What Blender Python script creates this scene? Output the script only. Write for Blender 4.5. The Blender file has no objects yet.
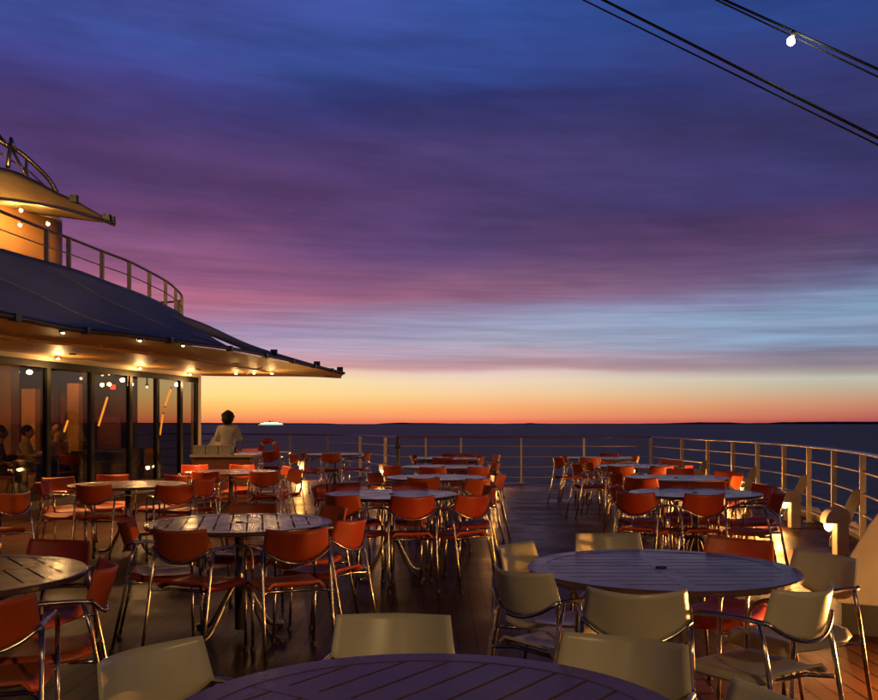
import bpy, bmesh, math, random
from mathutils import Vector, Matrix
random.seed(7)
S = bpy.context.scene
C = S.collection
R = math.radians
F = 930.0          # focal length in photograph pixels
EYE = 1.40

# ------------------------------------------------------------------ camera
cam = bpy.data.objects.new('camera', bpy.data.cameras.new('camera'))
C.objects.link(cam)
cam.location = (0, 0, EYE)
cam.rotation_euler = (R(90), 0, 0)
cam.data.sensor_width = 36
cam.data.lens = 36 * F / 878
cam.data.shift_y = (421.5 - 350) / 878
cam.data.clip_start = 0.05
cam.data.clip_end = 40000
S.camera = cam
S.view_settings.view_transform = 'Standard'
S.view_settings.look = 'None'
S.view_settings.gamma = 1
S.view_settings.exposure = 0
S.view_settings.use_curve_mapping = False

# ------------------------------------------------------------------ sky
def lin(c):
    return tuple(((v / 255) / 12.92 if v / 255 <= .04045 else ((v / 255 + .055) / 1.055) ** 2.4) for v in c) + (1,)

EMAX = 0.60
SKY_L = [(424, 238, 128, 88), (418, 246, 150, 96), (408, 252, 190, 105), (396, 253, 220, 135), (382, 252, 224, 158), (374, 240, 200, 165),
         (368, 215, 160, 155), (358, 200, 158, 175), (344, 178, 150, 182), (328, 158, 130, 168), (312, 168, 122, 156), (292, 176, 104, 132),
         (272, 150, 90, 130), (250, 130, 82, 126), (228, 108, 68, 116), (200, 90, 62, 112), (160, 78, 58, 110), (122, 64, 55, 112),
         (85, 62, 62, 130), (45, 60, 76, 148), (0, 66, 74, 148), (-60, 42, 52, 110), (-136, 18, 24, 56)]
SKY_C = [(424, 236, 118, 92), (418, 248, 148, 104), (408, 250, 175, 112), (394, 247, 205, 155), (382, 240, 213, 182), (374, 232, 205, 195),
         (368, 190, 148, 155), (356, 176, 155, 172), (342, 172, 172, 196), (326, 150, 154, 183), (316, 146, 138, 170), (306, 140, 120, 154), (292, 140, 96, 126),
         (274, 110, 78, 116), (250, 94, 68, 112), (222, 74, 58, 106), (180, 72, 60, 112), (140, 60, 56, 110), (100, 48, 54, 114),
         (50, 50, 74, 145), (0, 52, 80, 155), (-60, 36, 54, 112), (-136, 16, 22, 54)]
SKY_R = [(424, 168, 78, 78), (418, 184, 98, 88), (406, 198, 135, 108), (392, 192, 172, 145), (380, 190, 190, 175), (373, 160, 152, 150),
         (364, 138, 126, 140), (350, 132, 128, 148), (338, 132, 150, 180), (322, 132, 163, 194), (304, 112, 120, 156), (286, 88, 78, 118),
         (262, 84, 60, 100), (230, 74, 54, 96), (200, 60, 54, 104), (150, 56, 54, 104), (100, 47, 54, 110), (50, 40, 62, 124),
         (0, 34, 52, 112), (-60, 24, 36, 80), (-136, 13, 19, 46)]

world = bpy.data.worlds.new('World')
S.world = world
world.use_nodes = True
nt = world.node_tree
for n in list(nt.nodes):
    nt.nodes.remove(n)

def N(tree, kind, **kw):
    n = tree.nodes.new(kind)
    for k, v in kw.items():
        if k in ('loc',):
            continue
        setattr(n, k, v)
    return n

def mth(tree, op, a, b=None, c=None, clamp=False):
    n = tree.nodes.new('ShaderNodeMath')
    n.operation = op
    n.use_clamp = clamp
    for i, v in enumerate((a, b, c)):
        if v is None:
            continue
        if isinstance(v, (int, float)):
            n.inputs[i].default_value = v
        else:
            tree.links.new(v, n.inputs[i])
    return n.outputs[0]

def maprange(tree, v, a, b, c, d):
    n = tree.nodes.new('ShaderNodeMapRange')
    tree.links.new(v, n.inputs[0])
    for i, x in enumerate((a, b, c, d)):
        n.inputs[i + 1].default_value = x
    n.clamp = True
    return n.outputs[0]

def mixc(tree, f, a, b, bt='MIX'):
    n = tree.nodes.new('ShaderNodeMix')
    n.data_type = 'RGBA'
    n.blend_type = bt
    for sock, v in ((n.inputs[0], f), (n.inputs[6], a), (n.inputs[7], b)):
        if isinstance(v, (int, float)):
            sock.default_value = v
        elif isinstance(v, tuple):
            sock.default_value = v if len(v) == 4 else v + (1,)
        else:
            tree.links.new(v, sock)
    return n.outputs[2]

def ramp(tree, fac, stops, interp='LINEAR'):
    n = tree.nodes.new('ShaderNodeValToRGB')
    n.color_ramp.interpolation = interp
    el = n.color_ramp.elements
    stops = sorted(stops, key=lambda s: s[0])
    el[0].position, el[0].color = stops[0]
    el[1].position, el[1].color = stops[-1]
    for p, c in stops[1:-1]:
        e = el.new(p)
        e.color = c
    tree.links.new(fac, n.inputs[0])
    return n.outputs[0]

tc = N(nt, 'ShaderNodeTexCoord')
sep = N(nt, 'ShaderNodeSeparateXYZ')
nt.links.new(tc.outputs['Generated'], sep.inputs[0])
X, Y, Z = sep.outputs
hor = mth(nt, 'SQRT', mth(nt, 'MAXIMUM', mth(nt, 'ADD', mth(nt, 'MULTIPLY', X, X), mth(nt, 'MULTIPLY', Y, Y)), 1e-5))
elev = mth(nt, 'DIVIDE', Z, hor)
azi = mth(nt, 'ARCTAN2', X, Y)

def cloud(sa, se, scale, detail, off, rough=.55, shear=0.0):
    cmb = N(nt, 'ShaderNodeCombineXYZ')
    nt.links.new(mth(nt, 'MULTIPLY', azi, sa), cmb.inputs[0])
    nt.links.new(mth(nt, 'MULTIPLY', mth(nt, 'ADD', elev, mth(nt, 'MULTIPLY', azi, shear)), se), cmb.inputs[1])
    cmb.inputs[2].default_value = off
    nz = N(nt, 'ShaderNodeTexNoise')
    nz.inputs['Scale'].default_value = scale
    nz.inputs['Detail'].default_value = detail
    nz.inputs['Roughness'].default_value = rough
    nt.links.new(cmb.outputs[0], nz.inputs['Vector'])
    return nz.outputs[0]

big = cloud(2.2, 9, 1.0, 4, 3.1, .5, .05)
mid = cloud(2.6, 42, 1.0, 6, 8.7, .6, .03)
fine = cloud(5.0, 120, 1.0, 6, 1.4, .62, .015)
amp = maprange(nt, elev, .03, .16, 0, 1)
warp = mth(nt, 'MULTIPLY', mth(nt, 'SUBTRACT', big, .5), mth(nt, 'MULTIPLY', amp, .14))
warp2 = mth(nt, 'MULTIPLY', mth(nt, 'SUBTRACT', mid, .5), mth(nt, 'MULTIPLY', maprange(nt, elev, .045, .075, .04, 1), .045))
e2 = mth(nt, 'ADD', mth(nt, 'ADD', elev, warp), warp2)
fac = mth(nt, 'DIVIDE', e2, EMAX, clamp=True)

def stops(lst):
    return [(max(0, (421.5 - y) / F) / EMAX, lin((r, g, b))) for y, r, g, b in lst if True][:1] + \
           [((421.5 - y) / F / EMAX, lin((r, g, b))) for y, r, g, b in lst[1:]]
cl = ramp(nt, fac, stops(SKY_L))
cc = ramp(nt, fac, stops(SKY_C))
cr = ramp(nt, fac, stops(SKY_R))
azw = mth(nt, 'ADD', azi, mth(nt, 'MULTIPLY', mth(nt, 'SUBTRACT', big, .5), .25))
col = mixc(nt, maprange(nt, azw, -.24, .05, 0, 1), cl, cc)
col = mixc(nt, maprange(nt, azw, .05, .42, 0, 1), col, cr)
# thin cloud streaks in the low band and soft mottling higher up
band = mth(nt, 'MULTIPLY', maprange(nt, elev, .052, .066, 0, 1), maprange(nt, elev, .11, .2, 1, .18))
st = mth(nt, 'MULTIPLY', mth(nt, 'SUBTRACT', fine, .5), mth(nt, 'MULTIPLY', band, 1.1))
wisp = cloud(3.4, 16, 1.0, 7, 21.3, .6, .10)
wst = mth(nt, 'MULTIPLY', maprange(nt, wisp, .36, .66, -.5, .5), maprange(nt, elev, .10, .2, 0, .42))
br = mth(nt, 'ADD', mth(nt, 'ADD', 1.0, st), wst)
vm = N(nt, 'ShaderNodeVectorMath', operation='SCALE')
nt.links.new(col, vm.inputs[0])
nt.links.new(br, vm.inputs[3])
col = vm.outputs[0]
# the half of the sky behind the stern is already night blue
back = maprange(nt, mth(nt, 'ABSOLUTE', azi), .9, 2.0, 0, 1)
night = ramp(nt, fac, [(0, lin((40, 36, 60))), (.3, lin((32, 34, 66))), (1, lin((12, 15, 36)))])
col = mixc(nt, back, col, night)
sky = N(nt, 'ShaderNodeTexSky', sky_type='NISHITA')
sky.sun_disc = False
sky.sun_elevation = R(0.5)
sky.sun_rotation = R(-12)
bg1 = N(nt, 'ShaderNodeBackground')
nt.links.new(col, bg1.inputs[0])
bg1.inputs[1].default_value = 1.0
bg2 = N(nt, 'ShaderNodeBackground')
nt.links.new(sky.outputs[0], bg2.inputs[0])
bg2.inputs[1].default_value = 0.002
ad = N(nt, 'ShaderNodeAddShader')
nt.links.new(bg1.outputs[0], ad.inputs[0])
nt.links.new(bg2.outputs[0], ad.inputs[1])
wo = N(nt, 'ShaderNodeOutputWorld')
nt.links.new(ad.outputs[0], wo.inputs[0])

WARM = (1.0, .43, .095)
LAMPS = []
def lamp(name, loc, watts, col=WARM, radius=.04, spot=None, aim=(0, 0, -1), parent=None):
    d = bpy.data.lights.new(name, 'SPOT' if spot else 'POINT')
    d.energy = watts
    d.color = col
    d.shadow_soft_size = radius
    if spot:
        d.spot_size = R(spot)
        d.spot_blend = .7
    o = bpy.data.objects.new(name, d)
    C.objects.link(o)
    o.location = loc
    if spot:
        o.rotation_euler = Vector(aim).to_track_quat('-Z', 'Y').to_euler()
    return o

# ------------------------------------------------------------------ helpers
def at(px, d, z=0.0):
    return Vector(((px - 439) * d / F, d, z))

def atp(px, py, d):
    return Vector(((px - 439) * d / F, d, EYE + (421.5 - py) * d / F))

class MB:
    def __init__(s):
        s.v, s.f, s.sm = [], [], []
    def add(s, vs, fs, smooth=False):
        b = len(s.v)
        s.v += [tuple(v) for v in vs]
        s.f += [[i + b for i in f] for f in fs]
        s.sm += [smooth] * len(fs)
        return s
    def box(s, lo, hi, rot=0, piv=None):
        x0, y0, z0 = lo; x1, y1, z1 = hi
        vs = [Vector(p) for p in ((x0, y0, z0), (x1, y0, z0), (x1, y1, z0), (x0, y1, z0), (x0, y0, z1), (x1, y0, z1), (x1, y1, z1), (x0, y1, z1))]
        if rot:
            pv = Vector(piv) if piv else Vector(((x0 + x1) / 2, (y0 + y1) / 2, 0))
            m = Matrix.Rotation(rot, 3, 'Z')
            vs = [m @ (v - pv) + pv for v in vs]
        return s.add(vs, [(0, 3, 2, 1), (4, 5, 6, 7), (0, 1, 5, 4), (1, 2, 6, 5), (2, 3, 7, 6), (3, 0, 4, 7)])
    def tube(s, pts, r, n=10, cap=True, squash=1.0):
        pts = [Vector(p) for p in pts]
        rs = r if isinstance(r, (list, tuple)) else [r] * len(pts)
        vs, fs = [], []
        t0 = (pts[1] - pts[0]).normalized()
        up = Vector((0, 0, 1)) if abs(t0.z) < .9 else Vector((0, 1, 0))
        nrm = (up - up.dot(t0) * t0).normalized()
        for i, p in enumerate(pts):
            if i == 0: t = pts[1] - pts[0]
            elif i == len(pts) - 1: t = pts[-1] - pts[-2]
            else: t = (pts[i + 1] - p).normalized() + (p - pts[i - 1]).normalized()
            t = t.normalized()
            nrm = (nrm - nrm.dot(t) * t).normalized()
            b = t.cross(nrm)
            for k in range(n):
                a = 2 * math.pi * k / n
                vs.append(p + (nrm * math.cos(a) * squash + b * math.sin(a)) * rs[i])
        for i in range(len(pts) - 1):
            for k in range(n):
                fs.append((i * n + k, i * n + (k + 1) % n, (i + 1) * n + (k + 1) % n, (i + 1) * n + k))
        s.add(vs, fs, True)
        if cap:
            b = len(s.v) - len(vs)
            s.f.append([b + k for k in reversed(range(n))]); s.sm.append(False)
            s.f.append([b + (len(pts) - 1) * n + k for k in range(n)]); s.sm.append(False)
        return s
    def lathe(s, prof, c=(0, 0, 0), n=24, smooth=True):
        vs, fs = [], []
        for r, z in prof:
            for k in range(n):
                a = 2 * math.pi * k / n
                vs.append((c[0] + r * math.cos(a), c[1] + r * math.sin(a), c[2] + z))
        m = len(prof)
        for i in range(m - 1):
            for k in range(n):
                fs.append((i * n + k, i * n + (k + 1) % n, (i + 1) * n + (k + 1) % n, (i + 1) * n + k))
        fs.append([k for k in reversed(range(n))])
        fs.append([(m - 1) * n + k for k in range(n)])
        return s.add(vs, fs, smooth)
    def prism(s, poly, z0, z1):
        n = len(poly)
        vs = [(x, y, z0) for x, y in poly] + [(x, y, z1) for x, y in poly]
        fs = [list(reversed(range(n))), list(range(n, 2 * n))] + [(i, (i + 1) % n, n + (i + 1) % n, n + i) for i in range(n)]
        return s.add(vs, fs)
    def grid(s, rows, smooth=True, thick=0.0):
        nr, nc = len(rows), len(rows[0])
        vs = [Vector(p) for r in rows for p in r]
        fs = [(i * nc + j, i * nc + j + 1, (i + 1) * nc + j + 1, (i + 1) * nc + j) for i in range(nr - 1) for j in range(nc - 1)]
        if not thick:
            return s.add(vs, fs, smooth)
        nv = [Vector((0, 0, 0)) for _ in vs]
        for f in fs:
            a, b, c, d = (vs[i] for i in f)
            n = (c - a).cross(d - b)
            for i in f: nv[i] = nv[i] + n
        lo = [v - (n.normalized() if n.length > 0 else n) * thick for v, n in zip(vs, nv)]
        m = len(vs)
        b0 = len(s.v)
        s.add(vs + lo, fs + [tuple(m + i for i in reversed(f)) for f in fs], smooth)
        edge = [j for j in range(nc)] + [i * nc + nc - 1 for i in range(1, nr)] + [(nr - 1) * nc + j for j in range(nc - 2, -1, -1)] + [i * nc for i in range(nr - 2, 0, -1)]
        for k in range(len(edge)):
            a, b = edge[k], edge[(k + 1) % len(edge)]
            s.f.append([b0 + b, b0 + a, b0 + a + m, b0 + b + m]); s.sm.append(False)
        return s
    def ball(s, c, r, nu=16, nv=10, fn=None):
        rx, ry, rz = r if isinstance(r, (tuple, list)) else (r, r, r)
        vs, fs = [], []
        for i in range(nv + 1):
            th = math.pi * i / nv
            for k in range(nu):
                ph = 2 * math.pi * k / nu
                d = Vector((math.sin(th) * math.cos(ph), math.sin(th) * math.sin(ph), math.cos(th)))
                q = 1 + (fn(d) if fn else 0)
                vs.append((c[0] + d.x * rx * q, c[1] + d.y * ry * q, c[2] + d.z * rz * q))
        for i in range(nv):
            for k in range(nu):
                fs.append((i * nu + k, (i + 1) * nu + k, (i + 1) * nu + (k + 1) % nu, i * nu + (k + 1) % nu))
        return s.add(vs, fs, True)
    def build(s, name, mat, parent=None, bevel=0):
        me = bpy.data.meshes.new(name)
        me.from_pydata(s.v, [], s.f)
        me.polygons.foreach_set('use_smooth', s.sm)
        me.validate()
        me.update()
        bm = bmesh.new(); bm.from_mesh(me)
        bmesh.ops.recalc_face_normals(bm, faces=bm.faces)
        if bevel:
            bmesh.ops.bevel(bm, geom=[e for e in bm.edges if e.calc_face_angle(0) > .6], offset=bevel, segments=2, affect='EDGES', profile=.6)
        bm.to_mesh(me); bm.free()
        me.materials.append(mat)
        o = bpy.data.objects.new(name, me)
        C.objects.link(o)
        if parent is not None:
            o.parent = parent
        return o

def tag(o, label=None, cat=None, group=None, kind=None):
    for k, v in (('label', label), ('category', cat), ('group', group), ('kind', kind)):
        if v: o[k] = v
    return o

def empty(name, loc=(0, 0, 0), rz=0, **kw):
    o = bpy.data.objects.new(name, None)
    C.objects.link(o)
    o.location = loc
    o.rotation_euler = (0, 0, rz)
    o.empty_display_size = .1
    return tag(o, **kw)

def copy_tree(o, parent=None):
    c = o.copy()
    C.objects.link(c)
    if parent is not None:
        c.parent = parent
    for ch in list(o.children):
        copy_tree(ch, c)
    return c

def smooth_path(pts, n=6, closed=False):
    pts = [Vector(p) for p in pts]
    out = []
    m = len(pts)
    for i in range(m - 1):
        p0 = pts[max(i - 1, 0)]; p1 = pts[i]; p2 = pts[i + 1]; p3 = pts[min(i + 2, m - 1)]
        for k in range(n):
            t = k / n
            out.append(.5 * ((2 * p1) + (-p0 + p2) * t + (2 * p0 - 5 * p1 + 4 * p2 - p3) * t * t + (-p0 + 3 * p1 - 3 * p2 + p3) * t ** 3))
    out.append(pts[-1])
    return out

# ------------------------------------------------------------------ materials
def mat(name, base, rough=.5, metal=0, var=.12, vscale=6, bump=0, bscale=40, coat=0, spec=.5, rvar=.0, stretch=(1, 1, 1), transl=0):
    m = bpy.data.materials.new(name)
    m.use_nodes = True
    t = m.node_tree
    p = t.nodes['Principled BSDF']
    tcn = t.nodes.new('ShaderNodeTexCoord')
    mp = t.nodes.new('ShaderNodeMapping')
    mp.inputs['Scale'].default_value = stretch
    t.links.new(tcn.outputs['Object'], mp.inputs[0])
    nz = t.nodes.new('ShaderNodeTexNoise')
    nz.inputs['Scale'].default_value = vscale
    nz.inputs['Detail'].default_value = 5
    t.links.new(mp.outputs[0], nz.inputs['Vector'])
    lo = tuple(v * (1 - var) for v in base) + (1,)
    hi = tuple(min(1, v * (1 + var)) for v in base) + (1,)
    c = ramp(t, nz.outputs[0], [(.3, lo), (.7, hi)])
    if name.endswith('_shell'):
        oi = t.nodes.new('ShaderNodeObjectInfo')
        hsv = t.nodes.new('ShaderNodeHueSaturation')
        t.links.new(maprange(t, oi.outputs['Random'], 0, 1, .78, 1.18), hsv.inputs['Value'])
        t.links.new(maprange(t, oi.outputs['Random'], 0, 1, .492, .508), hsv.inputs['Hue'])
        t.links.new(c, hsv.inputs['Color'])
        ns = t.nodes.new('ShaderNodeTexNoise'); ns.inputs['Scale'].default_value = 38; ns.inputs['Detail'].default_value = 8; ns.inputs['Roughness'].default_value = .7
        t.links.new(mp.outputs[0], ns.inputs['Vector'])
        c = mixc(t, maprange(t, ns.outputs[0], .62, .74, 0, .35), hsv.outputs[0], tuple(v * .55 for v in base))
    t.links.new(c, p.inputs['Base Color'])
    p.inputs['Roughness'].default_value = rough
    if rvar:
        t.links.new(maprange(t, nz.outputs[0], .3, .7, max(.02, rough - rvar), rough + rvar), p.inputs['Roughness'])
    p.inputs['Metallic'].default_value = metal
    p.inputs['Specular IOR Level'].default_value = spec
    p.inputs['Coat Weight'].default_value = coat
    p.inputs['Coat Roughness'].default_value = .15
    if bump:
        n2 = t.nodes.new('ShaderNodeTexNoise')
        n2.inputs['Scale'].default_value = bscale
        n2.inputs['Detail'].default_value = 4
        t.links.new(mp.outputs[0], n2.inputs['Vector'])
        b = t.nodes.new('ShaderNodeBump')
        b.inputs['Strength'].default_value = bump
        b.inputs['Distance'].default_value = .01
        t.links.new(n2.outputs[0], b.inputs['Height'])
        t.links.new(b.outputs[0], p.inputs['Normal'])
    if transl:
        tr = t.nodes.new('ShaderNodeBsdfTranslucent')
        t.links.new(c, tr.inputs[0])
        mx = t.nodes.new('ShaderNodeMixShader')
        mx.inputs[0].default_value = transl
        t.links.new(p.outputs[0], mx.inputs[1])
        t.links.new(tr.outputs[0], mx.inputs[2])
        t.links.new(mx.outputs[0], t.nodes['Material Output'].inputs[0])
    return m

def glow(name, colr, strength):
    m = bpy.data.materials.new(name)
    m.use_nodes = True
    p = m.node_tree.nodes['Principled BSDF']
    p.inputs['Base Color'].default_value = tuple(colr) + (1,)
    p.inputs['Emission Color'].default_value = tuple(colr) + (1,)
    p.inputs['Emission Strength'].default_value = strength
    return m

M = {}
M['orange'] = mat('orange_shell', (.56, .078, .011), .44, var=.14, vscale=5, bump=.04, bscale=60, transl=.10)
M['cream'] = mat('cream_shell', (.54, .485, .33), .34, var=.10, vscale=5, bump=.04, bscale=60, transl=.08)
M['steel'] = mat('polished_steel_tube', (.62, .53, .42), .24, 1, var=.1, vscale=20, rvar=.06)
M['rubber'] = mat('black_rubber', (.02, .02, .02), .7)
M['tabletop'] = mat('grey_painted_tabletop', (.12, .06, .058), .24, 0, var=.14, vscale=5, rvar=.06, spec=.30)
M['tableleg'] = mat('dark_steel_tube', (.30, .27, .24), .3, .9, var=.1)
M['railsteel'] = mat('rail_paint', (.44, .38, .32), .38, .25, var=.12, vscale=14, bump=.05)
M['handrail'] = mat('varnished_handrail', (.16, .06, .035), .3, 0, var=.25, vscale=9, coat=.5, stretch=(3, 3, 12))
M['plate'] = mat('painted_plate', (.36, .32, .29), .5, 0, var=.16, vscale=4, bump=.1, bscale=20)
M['fabric'] = mat('awning_canvas', (.27, .33, .52), .75, 0, var=.15, vscale=1.2, bump=.15, bscale=5, stretch=(1, .4, 1))
M['fabric_pale'] = mat('awning_canvas_pale', (.62, .50, .30), .7, 0, var=.15, vscale=1.5, bump=.2, bscale=3, transl=.6)
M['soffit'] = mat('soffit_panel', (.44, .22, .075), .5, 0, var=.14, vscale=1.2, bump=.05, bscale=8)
M['orangewall'] = mat('orange_wall_paint', (.32, .16, .065), .5, 0, var=.14, vscale=1.2)
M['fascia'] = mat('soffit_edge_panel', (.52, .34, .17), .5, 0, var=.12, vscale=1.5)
M['frame'] = mat('black_window_frame', (.010, .009, .009), .6, 0, spec=.2)
M['wallpaint'] = mat('cream_wall_paint', (.55, .47, .36), .55, var=.08, vscale=2)
M['darkroom'] = mat('dark_brown_panelling', (.10, .045, .022), .5, var=.35, vscale=2.2, stretch=(1, 1, .3))
M['amber'] = mat('amber_column_finish', (.55, .33, .12), .45, var=.12, vscale=2)
M['carpet'] = mat('dark_carpet', (.05, .03, .025), .9)
M['bench'] = mat('dark_green_leather', (.03, .032, .022), .45, var=.2)
M['dark'] = mat('dark_fitting', (.03, .028, .03), .45)
M['brace'] = mat('grey_bracket_paint', (.15, .13, .12), .5, 0, var=.15, vscale=4)
M['white'] = mat('white_paint', (.72, .70, .66), .45, var=.06)
M['red'] = mat('red_lifebuoy', (.60, .05, .02), .45, var=.1)
M['greybox'] = mat('grey_tray', (.32, .30, .25), .5, var=.15)
M['counter'] = mat('counter_top', (.34, .31, .25), .35, var=.12, rvar=.08)
M['wood'] = mat('counter_wood', (.16, .055, .025), .4, var=.3, vscale=5, stretch=(1, 1, 8))
M['lamp'] = glow('warm_lamp_glow', (1, .56, .18), 14)
M['down'] = glow('downlight_glow', (1, .66, .30), 22)
M['bulb'] = glow('white_bulb_glow', (1, .90, .62), 60)
M['tube'] = glow('yellow_tube_glow', (1, .40, .03), 2.4)
M['pend'] = glow('pink_lamp_glow', (1, .55, .38), 5)
M['redl'] = glow('red_lamp_glow', (1, .10, .04), 2.5)
M['deckglow'] = glow('ship_window_glow', (.70, 1, .66), 3.2)
M['skin'] = mat('skin', (.48, .28, .18), .5)
M['hairdark'] = mat('dark_curly_hair', (.018, .010, .008), .6, var=.3, vscale=60, bump=.8, bscale=50)
M['hairblond'] = mat('blond_hair', (.42, .25, .10), .5, var=.2, vscale=60, bump=.5, bscale=60)
M['knit'] = mat('cream_knit', (.80, .76, .68), .85, bump=.5, bscale=90)
M['jeans'] = mat('dark_jeans', (.02, .024, .03), .8)
M['shirt'] = mat('pale_check_shirt', (.42, .38, .26), .8, var=.3, vscale=25)
M['pink'] = mat('pink_blouse', (.6, .38, .34), .8)
M['blackcloth'] = mat('black_cloth', (.015, .015, .016), .85)
M['hill'] = mat('far_shore', (.10, .08, .15), 1, var=.2, vscale=.002, spec=0)

# window glass
g = bpy.data.materials.new('tinted_glass'); g.use_nodes = True
t = g.node_tree
for n in list(t.nodes): t.nodes.remove(n)
out = t.nodes.new('ShaderNodeOutputMaterial')
tr = t.nodes.new('ShaderNodeBsdfTransparent'); tr.inputs[0].default_value = (.66, .60, .54, 1)
gl = t.nodes.new('ShaderNodeBsdfGlossy'); gl.inputs['Roughness'].default_value = .015
lw = t.nodes.new('ShaderNodeLayerWeight'); lw.inputs[0].default_value = .5
frv = mth(t, 'ADD', .05, mth(t, 'MULTIPLY', mth(t, 'POWER', lw.outputs['Facing'], 5.0), 1.0), clamp=True)
mx = t.nodes.new('ShaderNodeMixShader')
t.links.new(frv, mx.inputs[0]); t.links.new(tr.outputs[0], mx.inputs[1]); t.links.new(gl.outputs[0], mx.inputs[2])
t.links.new(mx.outputs[0], out.inputs[0])
M['glass'] = g

# teak deck
def deck_mat():
    m = bpy.data.materials.new('dark_varnished_deck'); m.use_nodes = True
    t = m.node_tree; p = t.nodes['Principled BSDF']
    tcn = t.nodes.new('ShaderNodeTexCoord')
    sp = t.nodes.new('ShaderNodeSeparateXYZ'); t.links.new(tcn.outputs['Object'], sp.inputs[0])
    br = t.nodes.new('ShaderNodeTexBrick')
    mp = t.nodes.new('ShaderNodeMapping'); mp.inputs['Rotation'].default_value = (0, 0, R(90))
    t.links.new(tcn.outputs['Object'], mp.inputs[0]); t.links.new(mp.outputs[0], br.inputs[0])
    br.inputs['Color1'].default_value = (.070, .026, .011, 1)
    br.inputs['Color2'].default_value = (.046, .018, .008, 1)
    br.inputs['Mortar'].default_value = (.008, .006, .005, 1)
    br.inputs['Scale'].default_value = 1
    br.inputs['Brick Width'].default_value = 2.4
    br.inputs['Row Height'].default_value = .12
    br.inputs['Mortar Size'].default_value = .008
    nz = t.nodes.new('ShaderNodeTexNoise'); nz.inputs['Scale'].default_value = 1.3; nz.inputs['Detail'].default_value = 6
    t.links.new(tcn.outputs['Object'], nz.inputs['Vector'])
    st = ramp(t, nz.outputs[0], [(.35, (.6, .6, .6, 1)), (.65, (1.25, 1.25, 1.25, 1))])
    t.links.new(mixc(t, 1, br.outputs[0], st, 'MULTIPLY'), p.inputs['Base Color'])
    t.links.new(maprange(t, nz.outputs[0], .35, .65, .30, .50), p.inputs['Roughness'])
    p.inputs['Specular IOR Level'].default_value = .05
    n2 = t.nodes.new('ShaderNodeTexNoise'); n2.inputs['Scale'].default_value = 18; n2.inputs['Detail'].default_value = 4
    t.links.new(tcn.outputs['Object'], n2.inputs['Vector'])
    b = t.nodes.new('ShaderNodeBump'); b.inputs['Strength'].default_value = .25; b.inputs['Distance'].default_value = .01
    hsum = mth(t, 'ADD', mth(t, 'MULTIPLY', n2.outputs[0], .5), mth(t, 'MULTIPLY', br.outputs[1], -.6))
    t.links.new(hsum, b.inputs['Height']); t.links.new(b.outputs[0], p.inputs['Normal'])
    return m
M['deck'] = deck_mat()

def sea_mat():
    m = bpy.data.materials.new('evening_sea'); m.use_nodes = True
    t = m.node_tree; p = t.nodes['Principled BSDF']
    tcn = t.nodes.new('ShaderNodeTexCoord')
    p.inputs['Base Color'].default_value = (.020, .050, .17, 1)
    p.inputs['Roughness'].default_value = .42
    p.inputs['Specular IOR Level'].default_value = .30
    h = None
    for sc, am, sx in ((.012, 1.0, 1.0), (.05, .55, 1.0), (.22, .22, 1.0)):
        mp = t.nodes.new('ShaderNodeMapping'); mp.inputs['Scale'].default_value = (sc * .5, sc, sc)
        mp.inputs['Rotation'].default_value = (0, 0, R(14))
        t.links.new(tcn.outputs['Object'], mp.inputs[0])
        nz = t.nodes.new('ShaderNodeTexNoise'); nz.inputs['Scale'].default_value = 6; nz.inputs['Detail'].default_value = 5
        t.links.new(mp.outputs[0], nz.inputs['Vector'])
        v = mth(t, 'MULTIPLY', nz.outputs[0], am)
        h = v if h is None else mth(t, 'ADD', h, v)
    b = t.nodes.new('ShaderNodeBump'); b.inputs['Strength'].default_value = 1.0; b.inputs['Distance'].default_value = 14.0
    t.links.new(h, b.inputs['Height']); t.links.new(b.outputs[0], p.inputs['Normal'])
    return m
M['sea'] = sea_mat()

# ------------------------------------------------------------------ setting: sea, far shore, deck
SEA = -22.0
mb = MB()
n = 128
vs = [(0, 0, SEA)]
rings = (60, 200, 600, 1800, 4500, 9000)
fs = []
for r in rings:
    for k in range(n):
        a = 2 * math.pi * k / n
        vs.append((r * math.sin(a), r * math.cos(a), SEA))
for k in range(n):
    fs.append((0, 1 + (k + 1) % n, 1 + k))
for i in range(len(rings) - 1):
    for k in range(n):
        fs.append((1 + i * n + k, 1 + i * n + (k + 1) % n, 1 + (i + 1) * n + (k + 1) % n, 1 + (i + 1) * n + k))
mb.add(vs, fs)
tag(mb.build('sea', M['sea']), kind='structure')

prof = [(-300, 422.8), (0, 422.9), (150, 422.8), (200, 422.8), (240, 422.9), (285, 423.0), (320, 423.3), (345, 424.0), (372, 424.0), (385, 423.2), (400, 422.6), (430, 423.0),
        (455, 423.4), (500, 423.6), (522, 423.4), (530, 422.9), (540, 423.5), (600, 423.6), (660, 423.4), (680, 422.7), (700, 422.2),
        (725, 422.3), (745, 423.0), (765, 422.9), (785, 422.0), (810, 421.7), (850, 421.6), (900, 421.8), (1100, 422.6), (1300, 423.3)]
rows_f, rows_b = [], []
def interp(x, tab):
    for i in range(len(tab) - 1):
        if tab[i][0] <= x <= tab[i + 1][0]:
            u = (x - tab[i][0]) / (tab[i + 1][0] - tab[i][0])
            u = u * u * (3 - 2 * u)
            return tab[i][1] * (1 - u) + tab[i + 1][1] * u
    return tab[-1][1]
cols = []
px = -300
while px <= 1300:
    d = 8500.0
    y = interp(px, prof) + random.uniform(-.10, .10)
    ztop = EYE + (421.5 - y) * d / F
    base = at(px, d, 0)
    cols.append([(base.x * .985, d * .985, SEA - 1), (base.x, d, ztop), (base.x * 1.04, d * 1.04, ztop * 1.0 - 1), (base.x * 1.055, d * 1.055, SEA - 1)])
    px += 5
mb = MB(); mb.grid(cols)
tag(mb.build('far_hills', M['hill']), kind='structure')

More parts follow.
